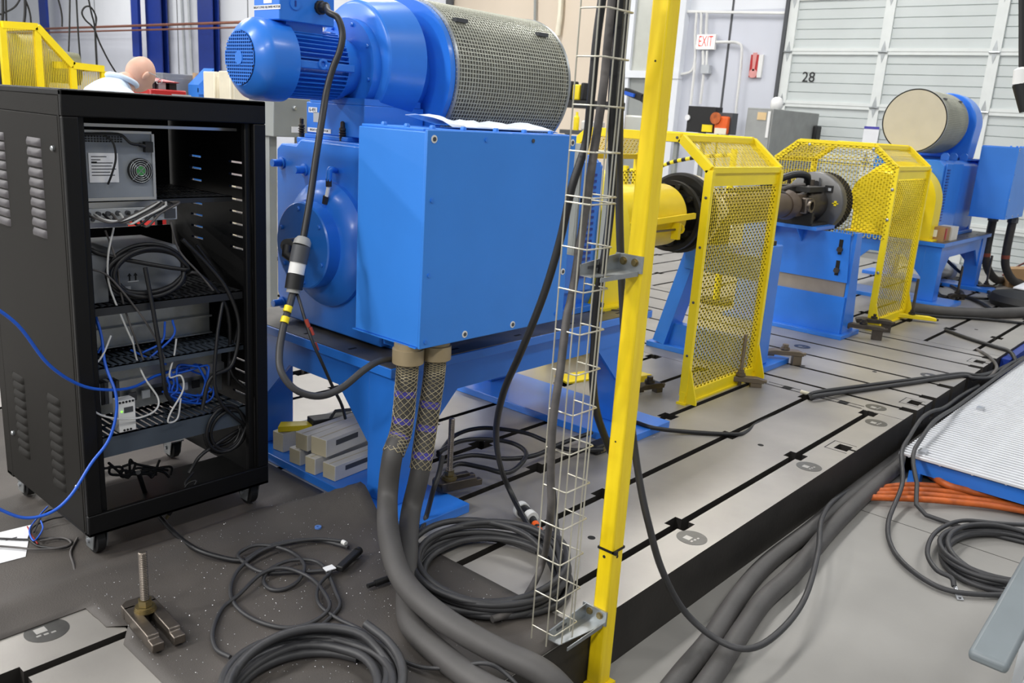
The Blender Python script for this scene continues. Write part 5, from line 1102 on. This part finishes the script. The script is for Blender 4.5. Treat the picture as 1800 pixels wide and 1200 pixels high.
jb, c_, w_, h_ = wallbox(1232, 114, 1246, 129, WF-.08, .1, 'conduit_box', LGREY); tag(jb, 'small grey conduit box on the wall below the exit sign', 'box')
def conduit(pts, label, r=.025, x=WF-.03, m_=WHITE): cable('wall_conduit', [PX(u, v, x) for u, v in pts], r, m_, label, 'conduit', n=6, sm=3, group='conduits on the wall')
conduit([(1257, 74), (1285, 74), (1298, 76), (1304, 84), (1302, 120), (1294, 190), (1290, 240)], 'pale conduit bending down from the right of the exit sign')
conduit([(1236, 89), (1236, 114)], 'short pale conduit between the exit sign and the small box')
conduit([(1243, 89), (1242, 114)], 'second short pale conduit between exit sign and the small box')
conduit([(1233, 20), (1232, 60)], 'pale conduit above the exit sign, left one'); conduit([(1243, 20), (1241, 60)], 'pale conduit above the exit sign, right one')
conduit([(1225, 20), (1222, 60), (1222, 100), (1216, 124), (1200, 130), (1185, 131)], 'pale conduit curving left below the exit sign to the door frame')
conduit([(1237, 130), (1231, 183)], 'thin pale conduit below the small wall box'); conduit([(1222, 110), (1214, 185)], 'thin pale conduit left of the small wall box')
conduit([(1195, 20), (1240, 21), (1380, 23)], 'pale horizontal conduit high on the grey wall')
conduit([(987, -40), (985, 20), (980, 62)], 'cream vertical conduit on the beige wall', .06, WF-.05, CREAM)
conduit([(941, -40), (940, 45)], 'thin grey vertical conduit on the beige wall', .03, WF-.05, GREYP); conduit([(792, -40), (790, 22)], 'dark vertical pipe beside the beige wall', .1, WF-.05, DGREY)
conduit([(330, -30), (338, 130)], 'pale vertical conduit on the far wall between blue columns', .05, WX-.2, LGREY); conduit([(318, -30), (327, 140)], 'second pale vertical conduit between blue columns', .05, WX-.2, LGREY)
bp, c_, w_, h_ = wallbox(1208, 187, 1256, 233, 13.9, .25, 'control_panel', BLKM); tag(bp, 'black control panel on a post behind the nearer guard', 'panel')
MB().box((13.95, c_.y-.05, FZ), (14.05, c_.y+.05, c_.z-h_/2)).build('panel_post', WALLW, bp)
MB().box((13.88, c_.y-.05, c_.z-h_/2+.02), (13.9, c_.y-.25, c_.z-h_/2+.14)).build('yellow_tag', YEL, bp); MB().cyl((13.9, c_.y+.26, c_.z+.02), (13.88, c_.y+.26, c_.z+.02), .05, 14).build('badge', PAPER, bp)
ob, c_, w_, h_ = wallbox(1258, 198, 1286, 236, 13.95, .2, 'orange_box', DGREY); tag(ob, 'orange battery charger box on a dark backing beside the black panel', 'box')
MB().box((13.85, c_.y-w_*.42, c_.z-h_*.5), (13.95, c_.y+w_*.42, c_.z+h_*.33)).build('orange_case', ORTAPE, ob, bevel=.03); MB().cyl((13.85, c_.y+.1, c_.z+.08), (13.82, c_.y+.1, c_.z+.08), .1, 16).build('dial', ORG, ob); MB().box((13.84, c_.y-.12, c_.z-.18), (13.85, c_.y+.1, c_.z-.08)).build('case_label', CREAM, ob)
MB().box((14.0, c_.y-.05, FZ), (14.1, c_.y+.05, c_.z-h_/2)).build('box_post', LGREY, ob)
gc = thing('grey_cabinet', (13.2, 6.05, FZ), 'tall grey metal cabinet standing before the roll-up door', 'cabinet')
cy0, cy1, cz = PX(1358, 200, 12.4).y, PX(1312, 200, 12.4).y, PX(1340, 190, 12.4).z
MB().box((12.42, cy0, FZ), (14.1, cy1, cz)).build('body', mat('cabinet_grey', (138, 140, 138), .5), gc, bevel=.01)
MB().box((12.405, cy0+.02, FZ+.05), (12.42, cy1-.02, cz-.03)).build('door', mat('cabinet_door_grey', (150, 152, 150), .5), gc)
p = PX(1339, 204, 12.4); MB().box((12.398, p.y-.07, p.z-.055), (12.406, p.y+.07, p.z+.055)).build('tan_label', mat('tan_label', (214, 186, 140), .7), gc)
MB().box((12.396, cy0+.03, cz-.42), (12.406, cy0+.07, cz-.04)).build('edge_strip', WHITE, gc)
p = PY(1432, 232, cy0); MB().box((p.x-.1, cy0-.07, p.z-.12), (p.x+.1, cy0, p.z+.1)).build('handle', BLKM, gc, bevel=.02)
wl = thing('beacon_lamp', PX(1374, 190, 12.6), 'small white domed beacon on top of the grey cabinet', 'beacon')
p = PX(1374, 186, 12.75); MB().lathe((p.x, cy0+.12, cz), (0, 0, 1), [(0, .07), (.03, .09), (.12, .09), (.16, .07), (.18, .03), (.18, 0)], 20).build('dome', WHITE, wl)
# things around the distant motor
bxx = thing('cardboard_box', (9.6, 2.6, .64), 'open brown and white cardboard box on the distant stand', 'box')
MB().box((9.42, 2.455, .6405), (9.62, 2.72, .78)).build('box_body', CARD, bxx); MB().box((9.62, 2.44, .6405), (9.86, 2.72, .775)).build('white_side', CARDW, bxx)
MB().box((9.412, 2.52, .68), (9.419, 2.58, .75)).build('box_label', PAPER, bxx); MB().box((9.45, 2.449, .66), (9.50, 2.4555, .77)).build('red_tape', RED, bxx)
vb = thing('hose_fitting', (10.1, 2.9, .28), 'shiny metal hose coupling beneath the distant stand', 'fitting')
a, b = PY(1640, 470, 2.9), PY(1677, 480, 2.85); d_ = (b-a).normalized(); L_ = (b-a).length
MB().lathe(a, d_, [(0, .05), (0, .11), (L_*.3, .11), (L_*.32, .085), (L_*.62, .085), (L_*.64, .125), (L_, .125), (L_, .06)], 20).build('coupling', SILV, vb)
MB().box((a.x+.02, a.y-.06, .0), (b.x-.03, b.y+.06, a.z-.05)).build('support', DGREY, vb)
bb = thing('brown_carton', PZ(1800, 510, .0), 'brown cardboard carton at the right edge beyond the hoses', 'carton')
p = PZ(1772, 505, 0); MB().prism([(p.x, p.y), (p.x+.9, p.y-.55), (p.x+1.05, p.y-.3), (p.x+.15, p.y+.1)], 'z', 0.001, .22).build('box', CARD, bb); MB().prism([(p.x+.3, .22), (p.x+.5, .22), (p.x+.45, .3)], 'y', p.y-.25, p.y-.1).build('flap', CARD, bb)
bgq = thing('black_bag', PZ(1780, 540, 0), 'black bag with white papers lying on the far bed plate', 'bag')
p = PZ(1812, 541, 0); mb = MB(); mb.lathe((p.x, p.y, 0.001), (0, 0, 1), [(0, .38), (.06, .42), (.12, .38), (.16, .2), (.17, 0)], 20); mb.build('bag_body', BLKRUB, bgq)
MB().prism([(p.x-.05, p.y-.25), (p.x+.45, p.y-.35), (p.x+.5, p.y+.2), (p.x, p.y+.2)], 'z', .172, .185).build('paper', PAPER, bgq)
cable('red_air_line', [PX(1762, 484, 12.2), PX(1785, 470, 12.3), PX(1830, 448, 12.4)], .012, mat('dark_red_line', (96, 40, 36), .5), 'thin dark red line behind the distant hoses')
hg = thing('hanging_connector', PX(1795, 150, 4.2), 'white and black connector hanging at the upper right edge', 'connector')
p0, p1, p2, p3 = PX(1796, -60, 4.2), PX(1796, 118, 4.2), PX(1795, 148, 4.2), PX(1802, 196, 4.2)
MB().tube([p0, p1], .012, 10).build('cable', BLKM, hg); MB().tube([p1, p1.lerp(p2, .15), p2], .03, 16, radii=[.012, .03, .034]).build('white_body', WHITE, hg, smooth=50); MB().tube([p2, p3], .03, 16, radii=[.034, .022]).build('black_body', BLKM, hg, smooth=50)
pp_ = PX(1788, 134, 4.18); MB().box((pp_.x-.004, pp_.y-.008, pp_.z-.006), (pp_.x+.004, pp_.y+.008, pp_.z+.006)).build('brown_spot', CARD, hg)
# work bench between motor and guard
wbn = thing('work_bench', (11.5, 8.3, FZ), 'dark work bench behind the wire tray with clutter', 'bench')
ya, yb_ = PX(985, 210, 11.0).y, PX(1200, 210, 11.0).y; zb = PX(1090, 235, 11.0).z
MB().box((11.0, yb_, zb-.06), (11.9, ya, zb)).build('bench_top', DGREY, wbn)
for y in (ya-.1, yb_+.1, (ya+yb_)/2):
    for x in (11.05, 11.8): MB().box((x, y-.03, FZ), (x+.06, y+.03, zb-.06)).build('bench_leg', GREYP, wbn)
MB().box((11.5, PX(985, 180, 11.5).y-1.0, PX(1020, 190, 11.5).z), (11.9, PX(985, 180, 11.5).y, PX(1020, 176, 11.5).z)).build('upper_shelf', BLKM, wbn)
def onbench(u0, u1, v0, name, material, label, cat, x=11.15, d=.25, rnd_=False):
    a, b = PX(u0, 220, x), PX(u1, 220, x); z = PX((u0+u1)/2, v0, x).z
    if rnd_:
        r_ = (a.y-b.y)/2; o = MB().lathe((x+.1, (a.y+b.y)/2, zb), (0, 0, 1), [(0, r_), ((z-zb)*.7, r_), ((z-zb)*.8, r_*.5), (z-zb, r_*.45), (z-zb, 0)], 16).build(name, material)
    else: o = MB().box((x, b.y, zb), (x+d, a.y, z)).build(name, material, None, bevel=.03)
    return tag(o, label, cat)
onbench(1002, 1010, 196, 'spray_can', YEL, 'yellow spray can on the bench behind the near drum', 'can', rnd_=True)
onbench(1062, 1082, 185, 'orange_jug', ORG, 'orange jug on the bench seen between the tray wires', 'jug', rnd_=True)
onbench(1096, 1150, 203, 'clear_bin', GLASS, 'clear plastic bin on the bench left of the post', 'bin', x=11.3, d=.4)
onbench(1020, 1048, 212, 'parts_tray', CARDW, 'pale parts tray on the bench behind the tray cables', 'tray', x=11.2)
sh_z = PX(1020, 176, 11.5).z
for k, (u0, u1, v0, m_, l_) in enumerate(((1006, 1018, 148, YEL, 'yellow tool case on the black upper shelf'), (998, 1004, 142, BLKM, 'black tool at the left of the black upper shelf'), (1020, 1026, 145, BLKM, 'black tool right of the yellow case on the shelf'))):
    a, b = PX(u0, 160, 11.6), PX(u1, 160, 11.6); tag(MB().box((11.6, b.y, sh_z), (11.8, a.y, PX(u0, v0, 11.6).z)).build('shelf_tool', m_, None, bevel=.02), l_, 'tool')
ar = thing('fixture_arm', PX(1120, 170, 11.4), 'black bench arm lamp with blue clip left of the yellow post', 'arm')
MB().bar(PX(1100, 160, 11.4), PX(1130, 172, 11.4), .1, .1).build('upper_arm', BLKM, ar); MB().bar(PX(1130, 172, 11.4), PX(1165, 205, 11.4), .09, .09).build('lower_arm', BLKM, ar)
q = PX(1165, 205, 11.4); MB().box((q.x-.03, q.y-.03, zb), (q.x+.03, q.y+.03, q.z)).build('stem', BLKM, ar); MB().bar(PX(1099, 163, 11.35), PX(1116, 168, 11.35), .08, .05).build('blue_clip', BCAB, ar)
# yellow and black chain behind the guards
chn = thing('barrier_chain', (7.4, 5.2, 0), 'yellow and black barrier chain strung behind the nearer guard', 'chain')
cp_ = catmull([PX(1100, 300, 7.4), PX(1150, 295, 7.4), PX(1185, 284, 7.4), PX(1230, 276, 7.4), PX(1290, 272, 7.4)], 12)
for i in range(len(cp_)-1): MB().tube([cp_[i], cp_[i+1]], .018, 8).build('link', YEL if (i//2) % 2 else BLKM, chn)
for e in (cp_[0], cp_[-1]): MB().cyl((e.x, e.y, 0), (e.x, e.y, e.z+.05), .03, 12).build('stanchion', YEL, chn); MB().cyl((e.x, e.y, 0.001), (e.x, e.y, .03), .16, 20).build('stanchion_base', BLKM, chn)
# ================================================================== BACKGROUND, LEFT SIDE
cg = thing('machine_cage', (3.0, 8.6, FZ), 'yellow framed mesh machine cage at the far left', 'cage')
CY = 8.0
def cpt(u, v): return PY(u, v, CY)
def cbar(a, b, w_=.055): MB().bar(a, b, w_, w_, (0, 1, 0)).build('frame_bar', YEL, cg)
def drop(p): return Vector((p.x, p.y, FZ))
A, B, C_, D = cpt(3, 43), cpt(64, 47), cpt(127, 115), cpt(181, 121)
for a, b in ((A, B), (B, C_), (C_, D)): cbar(a, b)
for a in (A, B, C_, D): cbar(a-Vector((0, 0, .02)), drop(a), .048)
back = Vector((0, 1.1, 0))
for a, b in ((A, B), (B, C_), (C_, D)): cbar(a+back, b+back)
for a in (A, B, C_, D): cbar(a+Vector((0, .03, 0)), a+back-Vector((0, .03, 0))); cbar(a+back, drop(a+back))
mb = MB()
def rods(a, b, n_):
    for k in range(1, n_):
        p = a.lerp(b, k/n_); mb.bar(p, drop(p)+Vector((0, 0, .1)), .005, .003, (0, 1, 0))
rods(A, B, 20); rods(B, C_, 20); rods(C_, D, 16); o = mb.build('mesh_panel', YMESH, cg, smooth=0); o['kind'] = 'stuff'
mc = thing('caged_machine', (3.0, 8.6, FZ), 'dark green machine body inside the yellow cage', 'machine')
q = cpt(50, 90); OLIVE = mat('olive_machine', (112, 112, 84), .5)
MB().box((q.x-.3, 8.3, FZ), (q.x+.5, 8.9, 1.5)).build('machine_base', OLIVE, mc); MB().lathe((q.x-.2, 8.6, 1.75), (1, -.2, 0), [(0, .1), (.02, .26), (.5, .26), (.55, .16), (.8, .14)], 24).build('drum', OLIVE, mc)
MB().box((q.x+.2, 8.35, 1.4), (q.x+.45, 8.5, 1.62)).build('panel', LGREY, mc)
q = cpt(-6, 120); tag(MB().box((q.x-.3, 8.2, FZ), (q.x+.09, 8.25, PY(0, 95, 8.2).z)).box((q.x-.3, 8.25, FZ), (q.x+.02, 8.6, 1.7)).build('blue_cabinet', DBLUE), 'dark blue cabinet at the left edge beside the cage', 'cabinet')
rnd = random.Random(3)
for k, pts in enumerate(([(4, -30), (5, 20), (3, 45)], [(10, -30), (11, 30), (12, 42)], [(44, -30), (44, 20), (41, 46)], [(40, -10), (48, 8), (53, 25), (55, 46)], [(97, -20), (106, 12), (109, 30), (109, 47)], [(123, -30), (122, 50), (120, 108)], [(133, -30), (137, 50), (142, 118)],
                         [(150, -30), (160, 20), (166, 45), (168, 80), (170, 120)], [(168, 46), (169, 30), (160, 13), (150, 12), (144, 22), (150, 35), (165, 50), (175, 75), (190, 105), (204, 128)], [(38, -6), (26, 12), (8, 22), (-10, 28)])):
    cable('hanging_cable', [PY(u, v, 9.6) for u, v in pts], .014 if k in (0, 2) else .009, CABD, ('black cable hanging at the far left edge above the cage', 'second black cable hanging at the far left edge', 'thick black cable dropping to the cage top', 'black cable curving down beside the cage top', 'short black cable ending in a plug near the blue strut', 'straight black cable hanging behind the sloping cage bar', 'straight black cable hanging right of the sloping cage bar', 'black cable hanging beside the looped cable', 'black cable with a loop hanging behind the person', 'black cable swooping to the left edge above the cage')[k], group='cables hanging by the far wall')
# tool chest and cabinets beside the person
tchest = thing('tool_chest', (3.6, 6.6, 0), 'red tool chest with its lid raised beside the person', 'tool chest')
TY = 6.6; a, b = PY(264, 155, TY), PY(328, 158, TY); zt2 = PY(300, 158, TY).z
MB().box((a.x, TY, .08), (b.x, TY+.5, zt2)).build('body', RED, tchest, bevel=.01)
for k in range(5): d_ = MB().box((a.x+.03, TY-.015, .15+.26*k), (b.x-.03, TY, .37+.26*k)).build('drawer', RED, tchest, bevel=.004); MB().box((a.x+.15, TY-.035, .33+.26*k), (b.x-.15, TY-.015, .345+.26*k)).build('drawer_pull', ZINC, d_)
MB().prism([(TY+.1, PY(300, 146, TY).z), (TY+.5, PY(300, 138, TY).z), (TY+.5, PY(300, 136, TY).z), (TY+.06, PY(300, 144, TY).z)], 'x', a.x+.02, b.x-.02).build('lid', RED, tchest)
MB().box((a.x+.02, TY+.42, zt2), (b.x-.02, TY+.5, PY(300, 140, TY).z)).build('lid_back', BLKM, tchest)
for k, x in enumerate((.1, .4, .7)): MB().box((a.x+(b.x-a.x)*x, TY+.1, zt2), (a.x+(b.x-a.x)*(x+.2), TY+.3, zt2+.05)).build('tool_tray', (DGREY, LGREY, BLKM)[k], tchest)
MB().box((a.x+.17, TY-.002, zt2-.06), (a.x+.33, TY-.001, zt2-.03)).build('badge', LGREY, tchest)
for (x, y) in ((a.x+.06, TY+.06), (b.x-.06, TY+.06), (a.x+.06, TY+.44), (b.x-.06, TY+.44)): MB().cyl((x-.02, y, .04), (x+.02, y, .04), .04, 14).build('wheel', BLKRUB, tchest)
def cabinet(u0, u1, v0, y, d, name, material, label, cat, z0=FZ):
    a, b = PY(u0, v0, y), PY(u1, v0, y); z = PY((u0+u1)/2, v0, y).z; t = thing(name, ((a.x+b.x)/2, y+d/2, z0), label, cat)
    MB().box((a.x, y, z0), (b.x, y+d, z)).build('body', material, t, bevel=.008)
    MB().box((a.x+.03, y-.012, z0+.08), (b.x-.03, y, z-.04)).build('door', material, t, bevel=.004); MB().box((b.x-.1, y-.03, (z+z0)/2), (b.x-.07, y-.012, (z+z0)/2+.14)).build('handle', BLKM, t)
    return t
cabinet(285, 341, 130, 8.6, .2, 'grey_locker', mat('slate_locker', (118, 122, 132), .5), 'slate grey locker behind the red tool chest', 'locker')
a, b = PY(343, 128, 8.5), PY(352, 128, 8.5); tag(MB().box((a.x, 8.5, FZ), (b.x, 8.55, a.z)).build('wood_plank', mat('pine', (190, 156, 118), .6, var=.1, stretch=(8, 8, .6))), 'upright pine plank between the slate locker and blue bin', 'plank')
bn = thing('blue_bin', PY(364, 150, 8.3), 'light blue tilt bin beside the blue column', 'bin'); a, b = PY(352, 150, 8.3), PY(377, 150, 8.3); z = PY(365, 145, 8.3).z
MB().prism([(a.x+.05, FZ), (b.x, FZ), (b.x, z+.14), (a.x-.02, z-.03), (a.x-.02, z-.1)], 'y', 8.3, 8.5).build('hopper', BLUE, bn); MB().box((a.x-.02, 8.28, z-.12), (b.x+.02, 8.32, z-.06)).build('rim', BLUE, bn)
cabinet(376, 404, 127, 7.9, .2, 'cream_cabinet', CREAM, 'cream cabinet left of the blue fan cowl', 'cabinet')
cabinet(404, 470, 128, 7.6, .2, 'cream_cabinet', mat('cream_enamel_b', (224, 218, 198), .5), 'wide cream cabinet behind the blue fan cowl', 'cabinet')
ge = thing('grey_enclosure', PY(508, 205, 5.2), 'grey electrical enclosure seen behind the near motor top', 'enclosure')
a, b = PY(481, 205, 5.2), PY(560, 205, 5.2); zt3 = PY(510, 172, 5.2).z; zb3 = PY(510, 241, 5.2).z
MB().box((a.x, 5.2, zb3), (b.x, 5.5, zt3)).build('case', GREYP, ge, bevel=.006); MB().box((a.x+.03, 5.3, 0), (a.x+.09, 5.36, zb3)).build('post', GREYP, ge); MB().box((b.x-.09, 5.3, 0), (b.x-.03, 5.36, zb3)).build('post', GREYP, ge)
p = PY(517, 190, 5.2); screw(p, (0, -1, 0), .016, ZINC, ge, 'door_screw', .02); p = PY(523, 228, 5.2); MB().box((p.x-.05, 5.198, p.z-.02), (p.x+.05, 5.2, p.z+.02)).build('plate_label', PAPER, ge)
wm = thing('white_machine', PY(475, 400, 6.2), 'cream bench machine glimpsed between the rack and near motor', 'machine')
a, b = PY(440, 300, 6.2), PY(500, 300, 6.2)
MB().box((a.x, 6.2, .0), (b.x, 6.7, PY(475, 455, 6.2).z)).build('lower_cabinet', CREAM, wm); MB().box((a.x-.1, 6.1, PY(475, 455, 6.2).z), (b.x+.1, 6.7, PY(475, 448, 6.2).z)).build('worktop', DGREY, wm)
MB().box((a.x, 6.3, PY(475, 320, 6.2).z), (b.x, 6.6, PY(475, 262, 6.2).z)).build('upper_unit', LGREY, wm, bevel=.02); MB().box((a.x+.05, 6.4, PY(475, 448, 6.2).z), (a.x+.2, 6.5, PY(475, 320, 6.2).z)).build('column', GREYP, wm)
# ================================================================== PERSON
fd = Vector((.985, .17, 0)).normalized(); up = Vector((0, 0, 1)); sd = fd.cross(up)     # sd = the person's right, towards the camera
def depth_pt(u, v, d): return CAM+ray(u, v)*d
H0 = depth_pt(246, 131, 5.35)
def L(f, s_, z): return H0+fd*f+sd*s_+up*z
hz_ = H0.z
J = {'pel': (L(-.34, 0, -.80), .15), 'bel': (L(-.31, 0, -.62), .155), 'che': (L(-.30, 0, -.34), .165), 'sho': (L(-.22, 0, -.155), .125), 'nk': (L(-.125, 0, -.06), .066), 'nk2': (L(-.05, 0, -.02), .062)}
E_ = [('pel', 'bel'), ('bel', 'che'), ('che', 'sho'), ('sho', 'nk'), ('nk', 'nk2')]
for sg, n_ in ((1, 'r'), (-1, 'l')):
    J['c'+n_] = (L(-.22, .11*sg, -.15), .09); J['s'+n_] = (L(-.20, .20*sg, -.18), .075); J['e'+n_] = (L(-.10, .27*sg, -.54), .052); J['w'+n_] = (L(.13, .19*sg, -.62), .036)
    J['h'+n_] = (L(-.33, .10*sg, -.84), .115); J['k'+n_] = (L(-.28, .12*sg, -1.26-.0), .072); J['a'+n_] = (Vector((L(-.34, .13*sg, 0).x, L(-.34, .13*sg, 0).y, .10)), .05); J['t'+n_] = (Vector((L(-.17, .15*sg, 0).x, L(-.17, .15*sg, 0).y, .045)), .04)
    E_ += [('sho', 'c'+n_), ('c'+n_, 's'+n_), ('s'+n_, 'e'+n_), ('e'+n_, 'w'+n_), ('pel', 'h'+n_), ('h'+n_, 'k'+n_), ('k'+n_, 'a'+n_), ('a'+n_, 't'+n_)]
names = list(J); me = bpy.data.meshes.new('sk'); me.from_pydata([tuple(J[n_][0]) for n_ in names], [(names.index(a), names.index(b)) for a, b in E_], [])
so_ = bpy.data.objects.new('sk', me); COL.objects.link(so_)
sk = so_.modifiers.new('skin', 'SKIN'); sk.use_smooth_shade = True
for i, n_ in enumerate(names): me.skin_vertices[0].data[i].radius = (J[n_][1], J[n_][1]*(.78 if n_ in ('che', 'bel', 'pel', 'sho') else 1)); me.skin_vertices[0].data[i].use_root = (n_ == 'pel')
so_.modifiers.new('sub', 'SUBSURF').levels = 2
bm_ = bpy.data.meshes.new_from_object(so_.evaluated_get(bpy.context.evaluated_depsgraph_get())); bpy.data.objects.remove(so_)
mb = MB(); mb.v = [v.co.copy() for v in bm_.vertices]; mb.f = [tuple(p_.vertices) for p_ in bm_.polygons]
nbody = len(mb.f)
# head: deformed sphere with brow, nose, jaw, tilted down
tilt = Matrix.Rotation(math.radians(34), 3, sd*-1)
hf, hu = tilt @ fd, tilt @ up
nu, nv = 36, 24; o0 = len(mb.v)
def gauss(x, c, s_): return math.exp(-((x-c)/s_)**2)
for j in range(nv+1):
    ph = math.pi*j/nv; cz_ = math.cos(ph); sz_ = math.sin(ph)
    for i in range(nu):
        th = 2*math.pi*i/nu; fx_, sx_ = math.cos(th)*sz_, math.sin(th)*sz_
        a_, b_, c__ = .092*fx_, .074*sx_, .114*cz_
        if fx_ < 0: a_ *= 1.02
        if cz_ < 0: b_ *= 1-.28*(-cz_)**1.2; a_ = a_*(1-.06*(-cz_)) if fx_ > 0 else a_*(1+.25*cz_)
        front = max(0, fx_)**3
        zz_ = c__
        a_ += .024*gauss(zz_, -.018, .018)*gauss(b_, 0, .013)*(fx_ > .5)          # nose
        a_ += .007*gauss(zz_, .018, .012)*front                                   # brow
        a_ -= .010*gauss(zz_, .000, .010)*gauss(abs(b_), .033, .014)*(fx_ > .3)    # eye sockets
        a_ += .006*gauss(zz_, -.060, .010)*gauss(b_, 0, .025)*(fx_ > .4)          # lips
        a_ += .012*gauss(zz_, -.098, .02)*front                                   # chin
        mb.v.append(H0+hf*a_+sd*b_+hu*c__)
for j in range(nv):
    for i in range(nu): mb.f.append((o0+j*nu+i, o0+j*nu+(i+1) % nu, o0+(j+1)*nu+(i+1) % nu, o0+(j+1)*nu+i))
nhead = len(mb.f)
for sg in (1, -1):     # ears
    o0 = len(mb.v)
    for j in range(9):
        ph = math.pi*j/8
        for i in range(12):
            th = 2*math.pi*i/12; p = H0+hf*(-.012+.017*math.cos(th)*math.sin(ph)+.006*math.cos(ph))+sd*(sg*.076+.009*math.sin(th)*math.sin(ph)+sg*.006*math.sin(ph))+hu*(-.012+.031*math.cos(ph)); mb.v.append(p)
    for j in range(8):
        for i in range(12): mb.f.append((o0+j*12+i, o0+j*12+(i+1) % 12, o0+(j+1)*12+(i+1) % 12, o0+(j+1)*12+i))
near_ = len(mb.f)
for sg in (1, -1):     # hands with five fingers
    wv = L(.13, .19*sg, -.62); hd = (fd*.85-up*.45-sd*sg*.1).normalized(); sv = sd*-sg; hn = hd.cross(sv).normalized()
    mb.tube([wv-hd*.02, wv+hd*.03, wv+hd*.08, wv+hd*.095], .03, 10, radii=[.03, .036, .038, .03])
    for q, (off, ln) in enumerate(((-.030, .062), (-.010, .075), (.010, .080), (.030, .072))):
        b0 = wv+hd*.085+sv*off; mb.tube([b0, b0+hd*ln*.45, b0+hd*ln*.8-up*.015, b0+hd*ln*.95-up*.035], .009, 8, radii=[.0095, .009, .0085, .006])
    b0 = wv+hd*.03+sv*.036; mb.tube([b0, b0+hd*.03+sv*.022, b0+hd*.06+sv*.024], .010, 8, radii=[.012, .0105, .007])
pr_ = mb.build('person', SKIN, None, smooth=80)
tag(pr_, 'bald person in a light blue shirt leaning over the red tool chest', 'person')
pr_.data.materials.append(SHIRT); pr_.data.materials.append(TROUS); pr_.data.materials.append(BLKRUB)
Ob = ORIG[pr_]
for i, p_ in enumerate(pr_.data.polygons):
    if i < nbody:
        c_ = p_.center+Ob; zz_ = c_.z
        if zz_ < .11: p_.material_index = 3
        elif zz_ < hz_-.76: p_.material_index = 2
        else:
            r_ = (c_-J['nk'][0]); fa = r_.dot((J['nk2'][0]-J['nk'][0]).normalized())
            hand_ = min((c_-J['wr'][0]).length, (c_-J['wl'][0]).length) < .05
            p_.material_index = 0 if (fa > .0 and r_.length < .16 and abs(r_.dot(sd)) < .09) or hand_ else 1
# collar, glasses
cr = catmull([J['nk'][0]+(fd*math.cos(t)*.078+sd*math.sin(t)*.084)+up*(.018-.05*math.cos(t)*.6) for t in [q*math.pi/6 for q in range(12)]], 3, True)
MB().tube(cr, .016, 8, closed=True).build('shirt_collar', SHIRT, pr_, smooth=70)
gl = MB()
for sg in (1, -1): gl.tube([H0+sd*(sg*.085)+hf*(-.01)+hu*.012, H0+sd*(sg*.086)+hf*.05+hu*.03, H0+sd*(sg*.07)+hf*.098+hu*.036], .0022, 6)
for sg in (1, -1): gl.tube([H0+hf*.112+sd*(sg*.035+.024*math.cos(t))+hu*(.034+.016*math.sin(t)) for t in [q*math.pi/8 for q in range(16)]], .0022, 6, closed=True)
gl.tube([H0+hf*.115+sd*.011+hu*.036, H0+hf*.115-sd*.011+hu*.036], .002, 6); gl.build('glasses', LGREY, pr_, smooth=60)
